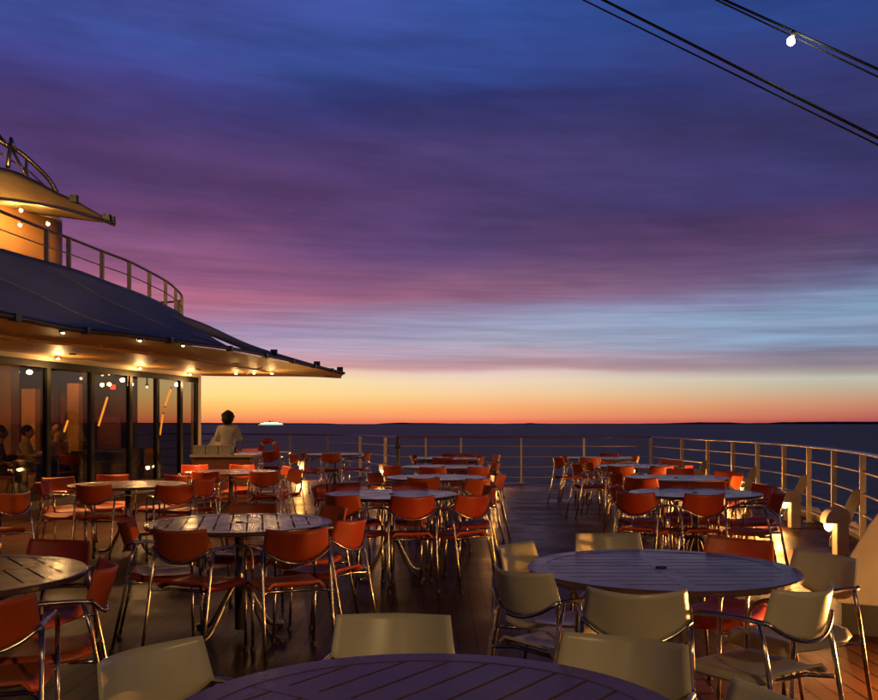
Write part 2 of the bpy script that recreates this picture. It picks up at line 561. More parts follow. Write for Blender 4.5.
RAIL_R = [(4.81, 21.1), (5.02, 19.2), (5.16, 17.85), (5.28, 16.7), (5.31, 15.5), (5.29, 14.25), (5.17, 13.0), (4.99, 11.75), (4.67, 10.25), (4.28, 8.8), (3.92, 7.3), (3.74, 5.8), (3.68, 4.2), (3.68, 2.5), (3.68, .5), (3.68, -1.5), (3.68, -4)]
RAIL_F = [(-.94, 21.2), (-.3, 21.18), (.5, 21.16), (1.87, 21.14), (3.29, 21.12), (4.81, 21.1)]
RAIL_L = [(-8.2, 27.4), (-6.9, 27.0), (-5.5, 26.3), (-4.1, 25.6), (-2.98, 25.0), (-2.0, 23.6), (-1.27, 22.0), (-.94, 21.2)]
outl = [(-14, 28.5), (-8.2, 27.65)] + [(x + .08, y + .25) for x, y in RAIL_L[1:]] + [(x, y + .25) for x, y in RAIL_F[1:-1]]
outl += [(4.95, 21.35)] + [(x + .25, y + .04) for x, y in RAIL_R[1:]] + [(-14, -4)]
outl = [(x, y) for x, y in outl]
mb = MB(); mb.prism(list(reversed(outl)), -.3, 0)
tag(mb.build('deck', M['deck']), kind='structure')
# hull side below the deck
mb = MB()
hull = outl[1:]
mb.grid([[(x * 1.0, y, -.3) for x, y in hull], [(x * .97, y * .97, -8) for x, y in hull], [(x * .9, y * .93, SEA - 2) for x, y in hull]])
tag(mb.build('hull_side', M['white']), kind='structure')

# ------------------------------------------------------------------ railings
LV = (.84, .60, .37, .135)
def railing(pts, label, post_idx=None, top_mat='handrail', zb=0.0, brace=(), levels=LV, top=1.045, inset=None, name='railing', pr=.022, handr=.026):
    root = empty(name, (pts[0][0], pts[0][1], zb), label=label, cat='railing')
    o0 = Vector((pts[0][0], pts[0][1], 0))
    P = [Vector((p[0], p[1], 0)) - o0 for p in pts]
    sp = smooth_path(P, 6)
    m = MB(); m.tube([p + Vector((0, 0, top)) for p in sp], handr, 10, squash=.75)
    m.build('handrail', M[top_mat], root)
    for lv in levels:
        m = MB(); m.tube([p + Vector((0, 0, lv)) for p in sp], .0115, 8)
        m.build('rail', M['railsteel'], root)
    for i, p in enumerate(P):
        if post_idx is not None and i not in post_idx: continue
        a = P[max(i - 1, 0)]; b = P[min(i + 1, len(P) - 1)]
        ang = math.atan2((b - a).y, (b - a).x)
        m = MB(); m.box((p.x - .02, p.y - .032, 0), (p.x + .02, p.y + .032, top - .015), ang, (p.x, p.y, 0))
        m.box((p.x - .06, p.y - .06, 0), (p.x + .06, p.y + .06, .014), ang, (p.x, p.y, 0))
        m.build('post', M['railsteel'], root)
        if i in brace:
            nrm = Vector((-(b - a).y, (b - a).x, 0)).normalized()
            if (Vector((0, 10, 0)) - (p + o0)).dot(nrm) < 0: nrm = -nrm
            tdir = (b - a).normalized() * .012
            m = MB()
            q0 = p + nrm * .34; q1 = p + nrm * .24; q2 = p + nrm * .035
            prof = [q0 + Vector((0, 0, 0.015)), q0 + Vector((0, 0, .10)), p + nrm * .10 + Vector((0, 0, .64)), q2 + Vector((0, 0, .66)), q2 + Vector((0, 0, .5)), q1 + Vector((0, 0, .05)), q1 + Vector((0, 0, .015))]
            k = len(prof)
            vv = [v - tdir * 1.6 for v in prof] + [v + tdir * 1.6 for v in prof]
            m.add(vv, [list(range(k)), list(reversed(range(k, 2 * k)))] + [(i2, k + i2, k + (i2 + 1) % k, (i2 + 1) % k) for i2 in range(k)])
            m.build('brace', M['brace'], root)
    return root

railing(RAIL_F, 'straight steel stern railing with dark handrail across the far end of the deck')
railing(RAIL_R[:14], 'long curving steel railing along the right side of the deck', brace=(2, 4, 6, 8, 10))
rl = railing(RAIL_L, 'far left railing behind the standing woman, running up to the dark corner post')
m = MB(); m.box((-.032, -.032, 0), (.032, .032, 1.07)); m.box((-.06, -.05, .78), (.06, .05, .86))
o = m.build('corner_post', M['dark'], rl, .004); o.location = Vector((-.94 + 8.2, 21.14 - 27.4, 0))

# low pale toe plate on the right
root = empty('toe_plate', (0, 0, 0), label='low pale stained plate under the right railing behind the glowing bollard', cat='toe plate')
sp = smooth_path([(x + .12, y, 0) for x, y in RAIL_R[5:13]], 5)
m = MB(); m.grid([[p + Vector((0, 0, .003)) for p in sp], [p + Vector((.0, 0, .17 + .035 * math.sin(i * 1.7))) for i, p in enumerate(sp)]], thick=.02)
o = m.build('toe_plate', M['plate']); o.parent = root; o.name = 'plate'

# ------------------------------------------------------------------ bollard lamps
def bollard_proto():
    r = empty('bollard_lamp', (0, 0, 0), label='x', cat='bollard lamp', group='low bollard lamps along the deck edge')
    m = MB(); m.box((-.065, -.06, 0), (.065, .06, .36)); m.build('post', M['plate'], r, .012)
    # rounded hood reaching over the lens on the -X side
    prof = []
    for k in range(9):
        a = math.pi * k / 8
        prof.append((.0 - .115 * math.cos(math.pi - a) * -1, .36 + .145 * math.sin(a)))
    m = MB()
    pr = [(-.185, .345)] + [(-.06 - .125 * math.cos(R(a)), .36 + .145 * math.sin(R(a))) for a in range(8, 91, 12)] + [(-.02, .505), (.04, .49), (.07, .45), (.075, .345)]
    k = len(pr)
    vv = [(x, -.075, z) for x, z in pr] + [(x, .075, z) for x, z in pr]
    m.add(vv, [list(range(k)), list(reversed(range(k, 2 * k)))] + [(i, k + i, k + (i + 1) % k, (i + 1) % k) for i in range(k)])
    m.build('hood', M['plate'], r, .006)
    m = MB(); m.lathe([(.015, -.08), (.036, -.062), (.046, -.025), (.046, 0)], (-.125, 0, .343), 16)
    m.build('lens', M['lamp'], r)
    m = MB(); m.box((-.09, -.09, 0), (.09, .09, .012)); m.build('base_plate', M['dark'], r)
    return r
bp = bollard_proto()
BOL = [((4.18, 9.68), 0, 'glowing bollard lamp nearest the camera at the right railing', 40),
       ((4.66, 12.2), 0, 'second bollard lamp along the right railing, beside the orange chairs', 42),
       ((4.92, 14.9), 0, 'third bollard lamp along the right railing', 20),
       ((4.88, 17.6), 0, 'fourth bollard lamp along the right railing', 20),
       ((4.35, 20.4), 60, 'bollard lamp in the far right corner of the deck', 20),
       ((1.12, 19.9), 90, 'bollard lamp at the far end between middle tables and walkway', 22),
       ((-1.22, 20.2), 90, 'bollard lamp shining beside the dark corner post of the stern railing', 20),
       ((-3.3, 22.4), 90, 'bollard lamp at far left with a long reflection on the deck', 34),
       ((3.15, 4.7), 0, 'assumed bollard lamp added beyond the right edge to warm the foreground', 75)]  # last one is assumed, added out of view for warm light at right
for i, ((x, y), a, lb, w) in enumerate(BOL):
    b = bp if i == 0 else copy_tree(bp)
    b.location = (x, y, 0); b.rotation_euler = (0, 0, R(a)); b['label'] = lb
    off = Matrix.Rotation(R(a), 3, 'Z') @ Vector((-.20, 0, .30))
    dr = Matrix.Rotation(R(a), 3, 'Z') @ Vector((-1, 0, -.35))
    lamp('bollard_light', (x + off.x, y + off.y, off.z), w * 3.0, spot=172, aim=dr)
    lamp('bollard_spill', (x + off.x * 2.4, y + off.y * 2.4, off.z - .02), w * .8)

# white wedge housing at the right edge
root = empty('deck_housing', (3.10, 6.35, 0), rz=R(-30), label='pale wedge shaped housing with slanted side at the right edge', cat='deck housing')
def xz_prism(m, prof, y0, y1):
    k = len(prof)
    m.add([(x, y0, z) for x, z in prof] + [(x, y1, z) for x, z in prof], [list(range(k)), list(reversed(range(k, 2 * k)))] + [(i, k + i, k + (i + 1) % k, (i + 1) % k) for i in range(k)])
m = MB(); xz_prism(m, [(-.31, .2), (-.33, .33), (-.12, .72), (.0, .9), (.45, .9), (.45, .2)], -.4, .5); m.build('cover', M['plate'], root, .012)
m = MB(); xz_prism(m, [(-.28, 0), (-.28, .197), (.43, .197), (.43, 0)], -.38, .48); m.build('base', M['dark'], root)

# ------------------------------------------------------------------ tables
TOPZ = .744
def table_proto():
    r = empty('round_table', (0, 0, 0), label='x', cat='table', group='round slatted metal tables')
    m = MB()
    RO, RI = .60, .515
    # rim ring
    n = 72
    prof = [(RI, -.022), (RI, -.002), (RI + .004, 0), (RO - .006, 0), (RO, -.006), (RO, -.022), (RO - .005, -.026), (RI + .004, -.026)]
    vs, fs = [], []
    for rr, z in prof:
        for k in range(n):
            a = 2 * math.pi * k / n
            vs.append((rr * math.cos(a), rr * math.sin(a), z))
    q = len(prof)
    for i in range(q):
        for k in range(n):
            fs.append((i * n + k, i * n + (k + 1) % n, ((i + 1) % q) * n + (k + 1) % n, ((i + 1) % q) * n + k))
    m.add(vs, fs)
    m.build('rim', M['tabletop'], r)
    # slats with gaps, broken at the centre bar
    m = MB()
    step, gap = .098, .011
    k = -5
    ri = RI + .0015
    while k <= 5:
        y0 = k * step - step / 2 + gap / 2; y1 = k * step + step / 2 - gap / 2
        y0 = max(y0, -ri + .003); y1 = min(y1, ri - .003)
        if y1 > y0 + .004:
            ys = [y0 + (y1 - y0) * j / 5 for j in range(6)]
            pr = [(math.sqrt(max(0, ri * ri - y * y)), y) for y in ys]
            for sgn in (-1, 1):
                poly = [(sgn * .03, y0)] + [(sgn * x, y) for x, y in pr] + [(sgn * .03, y1)]
                if min(x for x, y in pr) < .035: continue
                if sgn > 0: poly = poly
                else: poly = list(reversed(poly))
                m.prism(poly, -.021, -.0015)
        k += 1
    m.build('slats', M['tabletop'], r)
    m = MB(); m.box((-.0298, -ri + .004, -.022), (.0298, ri - .004, -.0008)); m.build('centre_bar', M['tabletop'], r)
    m = MB(); m.lathe([(.024, 0), (.026, .004), (.012, .005)], (0, 0, -.0006), 20); m.build('hole_cap', M['dark'], r)
    m = MB(); m.lathe([(.03, -.70), (.03, -.026)], (0, 0, 0), 18); m.build('column', M['tableleg'], r)
    m = MB()
    for a in (0, 90):
        ca, sa = math.cos(R(a + 45)), math.sin(R(a + 45))
        m.box((-.45, -.015, -.05), (.45, .015, -.0265), R(a + 45), (0, 0, 0))
    m.build('cross_brace', M['tableleg'], r)
    for a in range(4):
        ang = R(45 + 90 * a)
        pts = smooth_path([(.03, 0, -.40), (.08, 0, -.44), (.16, 0, -.56), (.27, 0, -.70), (.40, 0, -.728)], 4)
        mt = Matrix.Rotation(ang, 3, 'Z')
        m = MB(); m.tube([mt @ p for p in pts], .017, 10)
        l = m.build('leg', M['tableleg'], r)
    return r
tp = table_proto()
TAB = {
 'T0': (at(426, 2.04), 55, 'nearest dark round table cut off by the bottom edge', 'nearest table at the bottom edge'),
 'T1': (at(661, 4.19), 0, 'large purple grey slatted round table in the right foreground', 'big slatted table in right foreground'),
 'T2': (at(239.5, 6.08), 101, 'pale slotted round table in the left foreground', 'slotted table in left foreground'),
 'T3': (at(391.5, 8.45), 3, 'front table of the middle row, pale lavender top', 'front table of middle row'),
 'T4': (Vector((-2.15, 4.0, 0)), 126, 'dark glossy round table cropped by the left edge', 'cropped table at lower left'),
 'T5': (at(128, 9.76), 20, 'round table before the restaurant windows among orange chairs', 'table before the restaurant windows'),
 'T6': (at(231, 12.2), 60, 'round table just in front of the service counter', 'table before the service counter'),
 'T8': (at(335, 18.8), 10, 'far round table before the left end railing, beyond the deck reflection', 'far table left of corner post'),
 'T9': (at(262, 20.0), 80, 'pale round table behind the counter near the red lifebuoy', 'table near the lifebuoy'),
 'T10': (at(436, 11.0), 15, 'second table of the middle row', 'second table of middle row'),
 'T11': (at(443, 13.6), 50, 'third table of the middle row', 'third table of middle row'),
 'T12': (at(448, 16.7), 95, 'farthest table of the middle row', 'farthest table of middle row'),
 'T20': (at(695, 8.6), 5, 'front table of the right row, bluish top', 'front table of right row'),
 'T21': (at(676, 10.9), 35, 'second table of the right row', 'second table of right row'),
 'T22': (at(637, 13.8), 75, 'third table of the right row', 'third table of right row'),
 'T23': (at(600, 16.9), 0, 'farthest table of the right row', 'farthest table of right row'),
 'T14': (Vector((-4.40, 8.1, 0)), 40, 'round table at the far left edge, only its rim visible', 'table rim at left edge'),
}
for i, (k, (p, rot, lb, ph)) in enumerate(TAB.items()):
    tb = tp if i == 0 else copy_tree(tp)
    tb.location = (p.x, p.y, TOPZ); tb.rotation_euler = (0, 0, R(rot)); tb['label'] = lb

# ------------------------------------------------------------------ armchairs
def chair_proto(shell, label):
    r = empty('armchair', (0, 0, 0), label='x', cat='chair')
    # backrest: sharp top corners, slanted sides, rounded bottom, wrapped and leaning
    nu, nv = 19, 9
    rows = []
    def hw(t):      # half width at height t in 0..1
        return 0
    for j in range(nv):
        t = j / (nv - 1)
        row = []
        for i in range(nu):
            u = -1 + 2 * i / (nu - 1)
            x = u * (.194 - .014 * t)
            zb = .596 + .078 * abs(u) ** 2.3
            zt = .782 + .012 * u * u
            z = zb + (zt - zb) * t
            y = -.250 + .078 * u * u - .30 * (z - .56) + .05 * (z - .56) * abs(u)
            row.append((x, y, z))
        rows.append(row)
    m = MB(); m.grid(rows, True, .007); m.build('backrest', M[shell], r)
    # seat: dished, waterfall front edge, turned down rim
    rows = []
    for j in range(13):
        v = j / 12
        y = -.215 + .44 * v
        w = .188 + .018 * math.sin(v * math.pi) - .03 * (1 - v) ** 3
        row = []
        for i in range(13):
            u = -1 + 2 * i / 12
            z = .452 - .022 * (1 - u * u) * math.sin(math.pi * min(1, v * 1.1)) - .05 * max(0, (v - .82) / .18) ** 2 - .028 * max(0, (abs(u) - .83) / .17) ** 2 + .02 * max(0, .15 - v) / .15
            yy = y - (.03 * u * u if v > .9 else 0)
            row.append((u * w, yy, z))
        rows.append(row)
    m = MB(); m.grid(rows, True, -.012); m.build('seat', M[shell], r)
    # frame tube along the bottom edge of the backrest, then arms
    pts = []
    for i in range(17):
        u = -1 + 2 * i / 16
        zb = .596 + .078 * abs(u) ** 2.3
        pts.append((u * .196, -.272 + .078 * u * u - .24 * (zb - .59), zb))
    m = MB(); m.tube(pts, .0085, 8); m.build('back_tube', M['steel'], r)
    for s in (-1, 1):
        pts = smooth_path([(s * .194, -.212, .668), (s * .200, -.13, .672), (s * .214, 0, .670), (s * .217, .10, .660), (s * .217, .165, .630), (s * .217, .192, .575), (s * .216, .196, .50)], 5)
        m = MB(); m.tube(pts, .0098, 10); m.build('armrest', M['steel'], r)
        m = MB(); m.tube([(s * .216, .196, .50), (s * .214, .203, .24), (s * .211, .212, .012)], .0092, 10)
        l = m.build('leg', M['steel'], r)
        m = MB(); m.lathe([(.013, 0), (.015, .004), (.015, .028), (.0125, .032)], (s * .211, .2125, 0), 10); m.build('foot_cap', M['rubber'], l)
        m = MB(); m.tube([(s * .197, -.185, .668), (s * .198, -.215, .55), (s * .199, -.262, .30), (s * .202, -.322, .012)], .0092, 10)
        l = m.build('leg', M['steel'], r)
        m = MB(); m.lathe([(.013, 0), (.015, .004), (.015, .028), (.0125, .032)], (s * .202, -.3222, 0), 10); m.build('foot_cap', M['rubber'], l)
    m = MB()
    for y in (-.13, .13):
        m.tube([(-.214 if y > 0 else -.197, y * 1.5 if y > 0 else y * 1.75, .425), (-.15, y, .418), (.15, y, .418), (.214 if y > 0 else .197, y * 1.5 if y > 0 else y * 1.75, .425)], .009, 8)
    m.build('seat_frame', M['steel'], r)
    return r

def near(tkey, side):
    return f"at the {side} of the {TAB[tkey][3]}"
# (colour, px of backrest centre, depth of backrest, facing vector or None=table, table, description)
CH = [
 ('cream', 637, 3.36, (.16, 1), 'T1', 'with its back to the camera, front side'),
 ('cream', 516, 3.86, (.80, .62), 'T1', 'left front side'),
 ('cream', 511, 4.62, (.85, -.52), 'T1', 'left back side'),
 ('cream', 606, 5.10, (.12, -1), 'T1', 'far side'),
 ('orange', 742, 4.86, (-.62, -.72), 'T1', 'right back side'),
 ('cream', 830, 4.28, (-.90, -.44), 'T1', 'far right side'),
 ('cream', 812, 3.42, (-.55, .84), 'T1', 'right front side'),
 ('cream', 627, 2.63, (-.45, -.89), 'T0', 'far right side'),
 ('cream', 394, 2.95, (-.02, -1), 'T0', 'far side'),
 ('cream', 144, 2.50, (.86, -.52), 'T0', 'left side'),
 ('cream', 779, 2.03, (-1, -.05), 'T0', 'right side, only a corner showing'),
 ('orange', 299, 5.28, (-.38, .92), 'T2', 'right front side'),
 ('orange', 176, 5.28, (.34, .94), 'T2', 'left front side'),
 ('orange', 356, 5.85, (-.90, .44), 'T2', 'right side, seen edge-on'),
 ('orange', 338, 6.66, (-.82, -.57), 'T2', 'right back side'),
 ('orange', 251, 6.98, (0, -1), 'T2', 'far side'),
 ('orange', 125, 5.80, (.97, .22), 'T2', 'left side in shadow'),
 ('orange', 106, 3.98, (-.95, -.30), 'T4', 'right side'),
 ('orange', 64, 4.80, (-.25, -.97), 'T4', 'far side in shadow'),
 ('orange', -22, 3.20, (-.30, .95), 'T4', 'near side, mostly cut off by the frame'),
 ('orange', 17, 8.0, (-.90, .40), 'T14', 'right side'),
 ('orange', 91, 9.0, (.12, 1), 'T5', 'front side, back to the camera'),
 ('orange', 57, 10.2, (.70, -.71), 'T5', 'left back side'),
 ('orange', 40, 9.35, (.95, .3), 'T5', 'left side'),
 ('orange', 116, 10.75, (.05, -1), 'T5', 'far side, brightly lit'),
 ('orange', 180, 10.6, (-.5, -.86), 'T5', 'right back side, brightly lit'),
 ('orange', 173, 8.95, (-.32, .95), 'T5', 'right front side, dark'),
 ('orange', 208, 9.9, (-.92, .38), 'T5', 'far right side, glowing red'),
 ('orange', 205, 11.4, (.15, 1), 'T6', 'left front side'),
 ('orange', 266, 11.4, (-.2, 1), 'T6', 'right front side'),
 ('orange', 244, 13.2, (-.1, -1), 'T6', 'far side, brightly lit'),
 ('orange', 194, 13.2, (.3, -1), 'T6', 'left far side, brightly lit'),
 ('orange', 289, 12.7, (-.85, -.52), 'T6', 'right back side'),
 ('orange', 298, 12.0, (-.95, .3), 'T6', 'right side'),
 ('orange', 317, 8.9, (.95, -.2), 'T3', 'left side'),
 ('orange', 411, 7.62, (-.08, 1), 'T3', 'front side, back to the camera'),
 ('orange', 477, 7.75, (-.66, .75), 'T3', 'right front side'),
 ('orange', 341, 7.75, (.45, .89), 'T3', 'left front side'),
 ('orange', 344, 9.25, (.5, -.86), 'T3', 'left back side'),
 ('orange', 411, 9.35, (-.1, -1), 'T3', 'far side'),
 ('orange', 492, 8.7, (-.98, -.1), 'T3', 'right side, edge-on'),
 ('orange', 371, 11.0, (.9, -.3), 'T10', 'left side'),
 ('orange', 425, 10.1, (.02, 1), 'T10', 'front side'),
 ('orange', 480, 10.0, (-.6, .8), 'T10', 'right front side'),
 ('orange', 502, 10.85, (-.95, .22), 'T10', 'right side beside the walkway'),
 ('orange', 391, 13.0, (.6, .8), 'T11', 'left side'),
 ('orange', 431, 12.5, (.05, 1), 'T11', 'front side'),
 ('orange', 480, 12.6, (-.5, .86), 'T11', 'right front side'),
 ('orange', 497, 13.8, (-1, -.1), 'T11', 'right side'),
 ('orange', 455, 14.8, (0, -1), 'T11', 'far side'),
 ('orange', 413, 16.9, (1, -.2), 'T12', 'left side'),
 ('orange', 444, 15.8, (.02, 1), 'T12', 'front side'),
 ('orange', 482, 16.6, (-.9, .3), 'T12', 'right front side'),
 ('orange', 498, 17.2, (-.95, -.2), 'T12', 'right side'),
 ('orange', 451, 17.9, (0, -1), 'T12', 'far side, left one'),
 ('orange', 469, 17.8, (-.3, -1), 'T12', 'far side, right one'),
 ('orange', 704, 7.85, (-.05, 1), 'T20', 'front side, back to the camera'),
 ('orange', 635, 8.0, (.55, .83), 'T20', 'left front side'),
 ('orange', 780, 8.0, (-.85, .45), 'T20', 'right front side'),
 ('orange', 768, 8.95, (-.95, -.35), 'T20', 'right back side'),
 ('orange', 705, 9.45, (-.1, -1), 'T20', 'far side, lit along its right edge'),
 ('orange', 673, 9.45, (.2, -1), 'T20', 'far left side'),
 ('orange', 614, 8.95, (.95, -.1), 'T20', 'left side beside the walkway'),
 ('orange', 643, 10.1, (.3, 1), 'T21', 'left front side'),
 ('orange', 614, 11.1, (.95, .2), 'T21', 'left side'),
 ('orange', 739, 10.6, (-.85, .45), 'T21', 'right front side, brightly lit'),
 ('orange', 729, 11.45, (-.6, -.8), 'T21', 'right back side'),
 ('orange', 681, 12.1, (-.1, -1), 'T21', 'far side'),
 ('orange', 664, 12.8, (-.3, 1), 'T22', 'right front side'),
 ('orange', 620, 12.8, (.3, 1), 'T22', 'left front side'),
 ('orange', 588, 14.0, (.9, .1), 'T22', 'left side'),
 ('orange', 575, 13.6, (1, .25), 'T22', 'outer left side, drawn back from the table'),
 ('orange', 690, 13.2, (-.95, .3), 'T22', 'right side, lit'),
 ('orange', 670, 14.7, (-.4, -.9), 'T22', 'far right side'),
 ('orange', 563, 16.6, (1, .1), 'T23', 'left side'),
 ('orange', 556, 15.9, (.97, .3), 'T23', 'outer left side by the walkway'),
 ('orange', 590, 15.9, (.1, 1), 'T23', 'front side'),
 ('orange', 608, 17.8, (-.05, -1), 'T23', 'far side'),
 ('orange', 637, 16.9, (-1, 0), 'T23', 'right side'),
 ('orange', 330, 18.0, (.02, 1), 'T8', 'front side'),
 ('orange', 369, 18.7, (-1, .1), 'T8', 'right side'),
 ('orange', 303, 18.6, (1, .1), 'T8', 'left side'),
 ('orange', 292, 17.6, (.8, .6), 'T8', 'outer left side'),
 ('orange', 271, 19.2, (-.1, 1), 'T9', 'front side under the lifebuoy'),
 ('orange', 236, 20.0, (1, 0), 'T9', 'left side'),
 ('orange', 250, 20.9, (.2, -1), 'T9', 'far side'),
]
protos = {}
for i, (colr, px, d, fv, tk, desc) in enumerate(CH):
    if colr not in protos:
        protos[colr] = chair_proto(colr, '')
        ch = protos[colr]
    else:
        ch = copy_tree(protos[colr])
    f = Vector((fv[0], fv[1], 0)).normalized()
    b = at(px, d, 0)
    o = b + f * .265
    # keep the chair clear of its table column
    ch.location = (o.x, o.y, 0)
    ch.rotation_euler = (0, 0, math.atan2(-f.x, f.y) + (random.uniform(-.10, .10) if d > 6 else 0))
    ch['label'] = f"{colr} armchair, {desc}, {TAB[tk][3]}"
    ch['group'] = f'{colr} steel framed armchairs'

# ------------------------------------------------------------------ service counter and what stands on it
root = empty('service_counter', (-3.62, 15.9, 0), label='dark wooden service counter with pale top beside the building corner', cat='counter')
m = MB(); m.box((-.50, -.32, .05), (.46, .34, .80)); m.build('cabinet', M['wood'], root, .006)
m = MB(); m.box((-.54, -.40, .803), (.52, .40, .845)); m.build('worktop', M['counter'], root, .006)
m = MB(); m.box((-.46, -.335, .12), (-.02, -.323, .58)); m.build('door', M['wood'], root, .004)
m = MB(); m.box((.02, -.335, .12), (.44, -.323, .58)); m.build('door', M['wood'], root, .004)
m = MB(); m.box((.465, -.36, 0), (.505, -.31, .80)); m.build('corner_post', M['steel'], root)
for k, lb in enumerate(('leftmost grey tray on the service counter', 'middle grey tray on the service counter', 'rightmost grey tray on the service counter')):
    rr = empty('serving_tray_box', (-4.02 + k * .215, 15.72, .846), label=lb, cat='tray box', group='grey tray boxes on the service counter')
    m = MB()
    m.box((-.10, -.14, 0), (.10, .14, .012))
    for a in ((-.10, -.14, -.088, .14), (.088, -.14, .10, .14), (-.0878, -.14, .0878, -.128), (-.0878, .128, .0878, .14)):
        m.box((a[0], a[1], .0121), (a[2], a[3], .135))
    m.build('tray', M['greybox'], rr)
    m = MB(); m.box((-.104, -.144, .136), (.104, .144, .152)); m.build('lid', M['greybox'], rr, .003)

# lifebuoy on the far railing
root = empty('lifebuoy', (-4.72, 25.75, .60), rz=R(-25), label='red ring lifebuoy hanging on the far left railing', cat='lifebuoy')
m = MB()
ring = [(.27 * math.cos(2 * math.pi * k / 32), 0, .27 * math.sin(2 * math.pi * k / 32)) for k in range(33)]
m.tube(ring, .072, 12, cap=False); m.build('ring', M['red'], root)
for a in (45, 135, 225, 315):
    m = MB(); m.tube([(.27 * math.cos(R(a + b)), 0, .27 * math.sin(R(a + b))) for b in (-8, -4, 0, 4, 8)], .075, 12); m.build('band', M['white'], root)
# white hooded winch cover left of the woman
root = empty('winch_cover', (-5.35, 22.3, 0), label='white pointed canvas cover standing left of the woman at the building corner', cat='cover')
m = MB(); m.lathe([(.34, .0), (.36, .05), (.34, .55), (.22, .80), (.07, 1.02), (.02, 1.06)], (0, 0, 0), 20)
m.build('canvas', M['white'], root)
m = MB(); m.tube([(0.355 * math.cos(2 * math.pi * k / 24), .355 * math.sin(2 * math.pi * k / 24), .3) for k in range(25)], .008, 6, cap=False)
m.build('lashing', M['dark'], root)

# ------------------------------------------------------------------ restaurant building
bld = empty('restaurant_building', (-6.56, 13.9, 0), label='restaurant deckhouse with tall black framed windows on the left', cat='building')
BO = Vector((-6.56, 13.9, 0))
def wx(d): return -6.56 + (d - 13.9) * .168
def wp(d, z=0, off=0): return Vector((wx(d) - off * .986, d + off * .166, z)) - BO
WD = [5.3, 6.8, 8.2, 9.6, 11.0, 12.4, 13.75, 15.12, 16.44, 17.8, 18.9, 19.97, 20.80]
wang = math.atan2(1, .168)
def wbox(m, d0, d1, z0, z1, o0, o1):
    a = [wp(d0, 0, o0), wp(d1, 0, o0), wp(d1, 0, o1), wp(d0, 0, o1)]
    m.add([v + Vector((0, 0, z0)) for v in a] + [v + Vector((0, 0, z1)) for v in a], [(0, 3, 2, 1), (4, 5, 6, 7), (0, 1, 5, 4), (1, 2, 6, 5), (2, 3, 7, 6), (3, 0, 4, 7)])
for i in range(len(WD) - 1):
    a, b = WD[i], WD[i + 1]
    w = .06 if i != 6 else .06
    m = MB()
    wbox(m, a + .001, a + .05, .24, 2.27, -.02, .07)
    wbox(m, b - .05, b - .001, .24, 2.27, -.02, .07)
    wbox(m, a + .001, b - .001, 2.271, 2.38, -.025, .07)
    wbox(m, a + .001, b - .001, .14, .239, -.025, .07)
    fr_ = m.build('window', M['frame'], bld)
    m = MB(); wbox(m, a + .051, b - .051, .24, 2.27, .02, .028)
    m.build('pane', M['glass'], fr_)
m = MB(); wbox(m, 5.3, 20.80, 0, .139, -.03, .10); m.build('plinth', M['dark'], bld)
m = MB(); wbox(m, 20.801, 20.95, 0, 2.46, -.02, .16); m.build('corner_post', M['wallpaint'], bld, .01)
m = MB(); wbox(m, 5.3, 20.80, 2.381, 2.46, -.02, .2); m.build('window_header', M['wallpaint'], bld)
m = MB(); wbox(m, 4.9, 21.0, .001, .02, .11, 6.0); m.build('inner_floor', M['carpet'], bld)
m = MB(); wbox(m, 4.9, 21.0, 2.55, 2.62, .11, 6.0); m.build('inner_ceiling', M['darkroom'], bld)
m = MB(); wbox(m, 4.9, 21.0, 0, 2.54, 4.6, 4.8); m.build('back_wall', M['darkroom'], bld)
m = MB(); wbox(m, 20.2, 20.35, .021, 2.54, 1.2, 4.59); m.build('end_wall', M['darkroom'], bld)
m = MB(); wbox(m, 4.9, 5.1, .021, 2.54, .11, 4.59); m.build('end_wall', M['darkroom'], bld)
m = MB(); wbox(m, 4.9, 21.0, 2.63, 3.15, .2, 6.0); m.build('roof_slab', M['wallpaint'], bld)
def inner(px, d, z=0): return at(px, d, z) - BO
for (px, d, w, z1) in ((6, 17.2, .17, 2.54), (31, 19.4, .14, 2.08), (75, 19.6, .12, 2.2), (-60, 14.5, .2, 2.54)):
    c = inner(px, d); m = MB(); m.box((c.x - w, c.y - w, .021), (c.x + w, c.y + w, z1)); m.build('column', M['amber'], bld, .01)
m = MB(); wbox(m, 16.9, 20.1, .021, .86, .55, .70); m.build('bench_back', M['bench'], bld, .01)
m = MB(); wbox(m, 16.9, 20.1, .021, .46, .701, 1.15); m.build('bench_seat', M['bench'], bld, .01)

for (px, d, w, h, mt) in ((62, 20.0, .45, 2.0, 'wood'), (84, 19.9, .05, 2.1, 'bench'), (55, 19.9, .05, 2.1, 'bench'), (108, 20.0, .25, 1.5, 'wood')):
    c = inner(px, d); m = MB(); m.box((c.x - w, c.y + .05, .021), (c.x + w, c.y + .12, h)); m.build('wall_panel', M[mt], bld)
# interior lamps
for (px, py, d, nm) in ((8, 375, 17.5, 'leftmost pink ceiling lamp seen through the first window'), (18, 372, 18.6, 'small ceiling lamp next to the amber column'), (81, 378.5, 18.9, 'pinkish ceiling lamp behind the second window'), (147, 387, 22 - 2, 'small ceiling lamp behind the fourth window')):
    p = atp(px, py, d)
    r_ = empty('ceiling_lamp', p, label=nm, cat='ceiling lamp', group='restaurant ceiling lamps')
    m = MB(); m.ball((0, 0, 0), .030, 12, 8); m.build('bulb', M['pend'], r_)
    m = MB(); m.lathe([(.05, .03), (.02, .07), (.012, max(.1, 2.55 - p.z))], (0, 0, 0), 12); m.build('stem', M['dark'], r_)
p = atp(113, 387, 19.3)
r_ = empty('wall_sign_lamp', p, label='red glowing lamp behind the third restaurant window', cat='lamp')
m = MB(); m.box((-.05, -.03, -.05), (.05, .03, .05)); m.build('glow_box', M['redl'], r_, .01)
m = MB(); m.lathe([(.01, .05), (.01, 2.55 - p.z)], (0, 0, 0), 8); m.build('stem', M['dark'], r_)
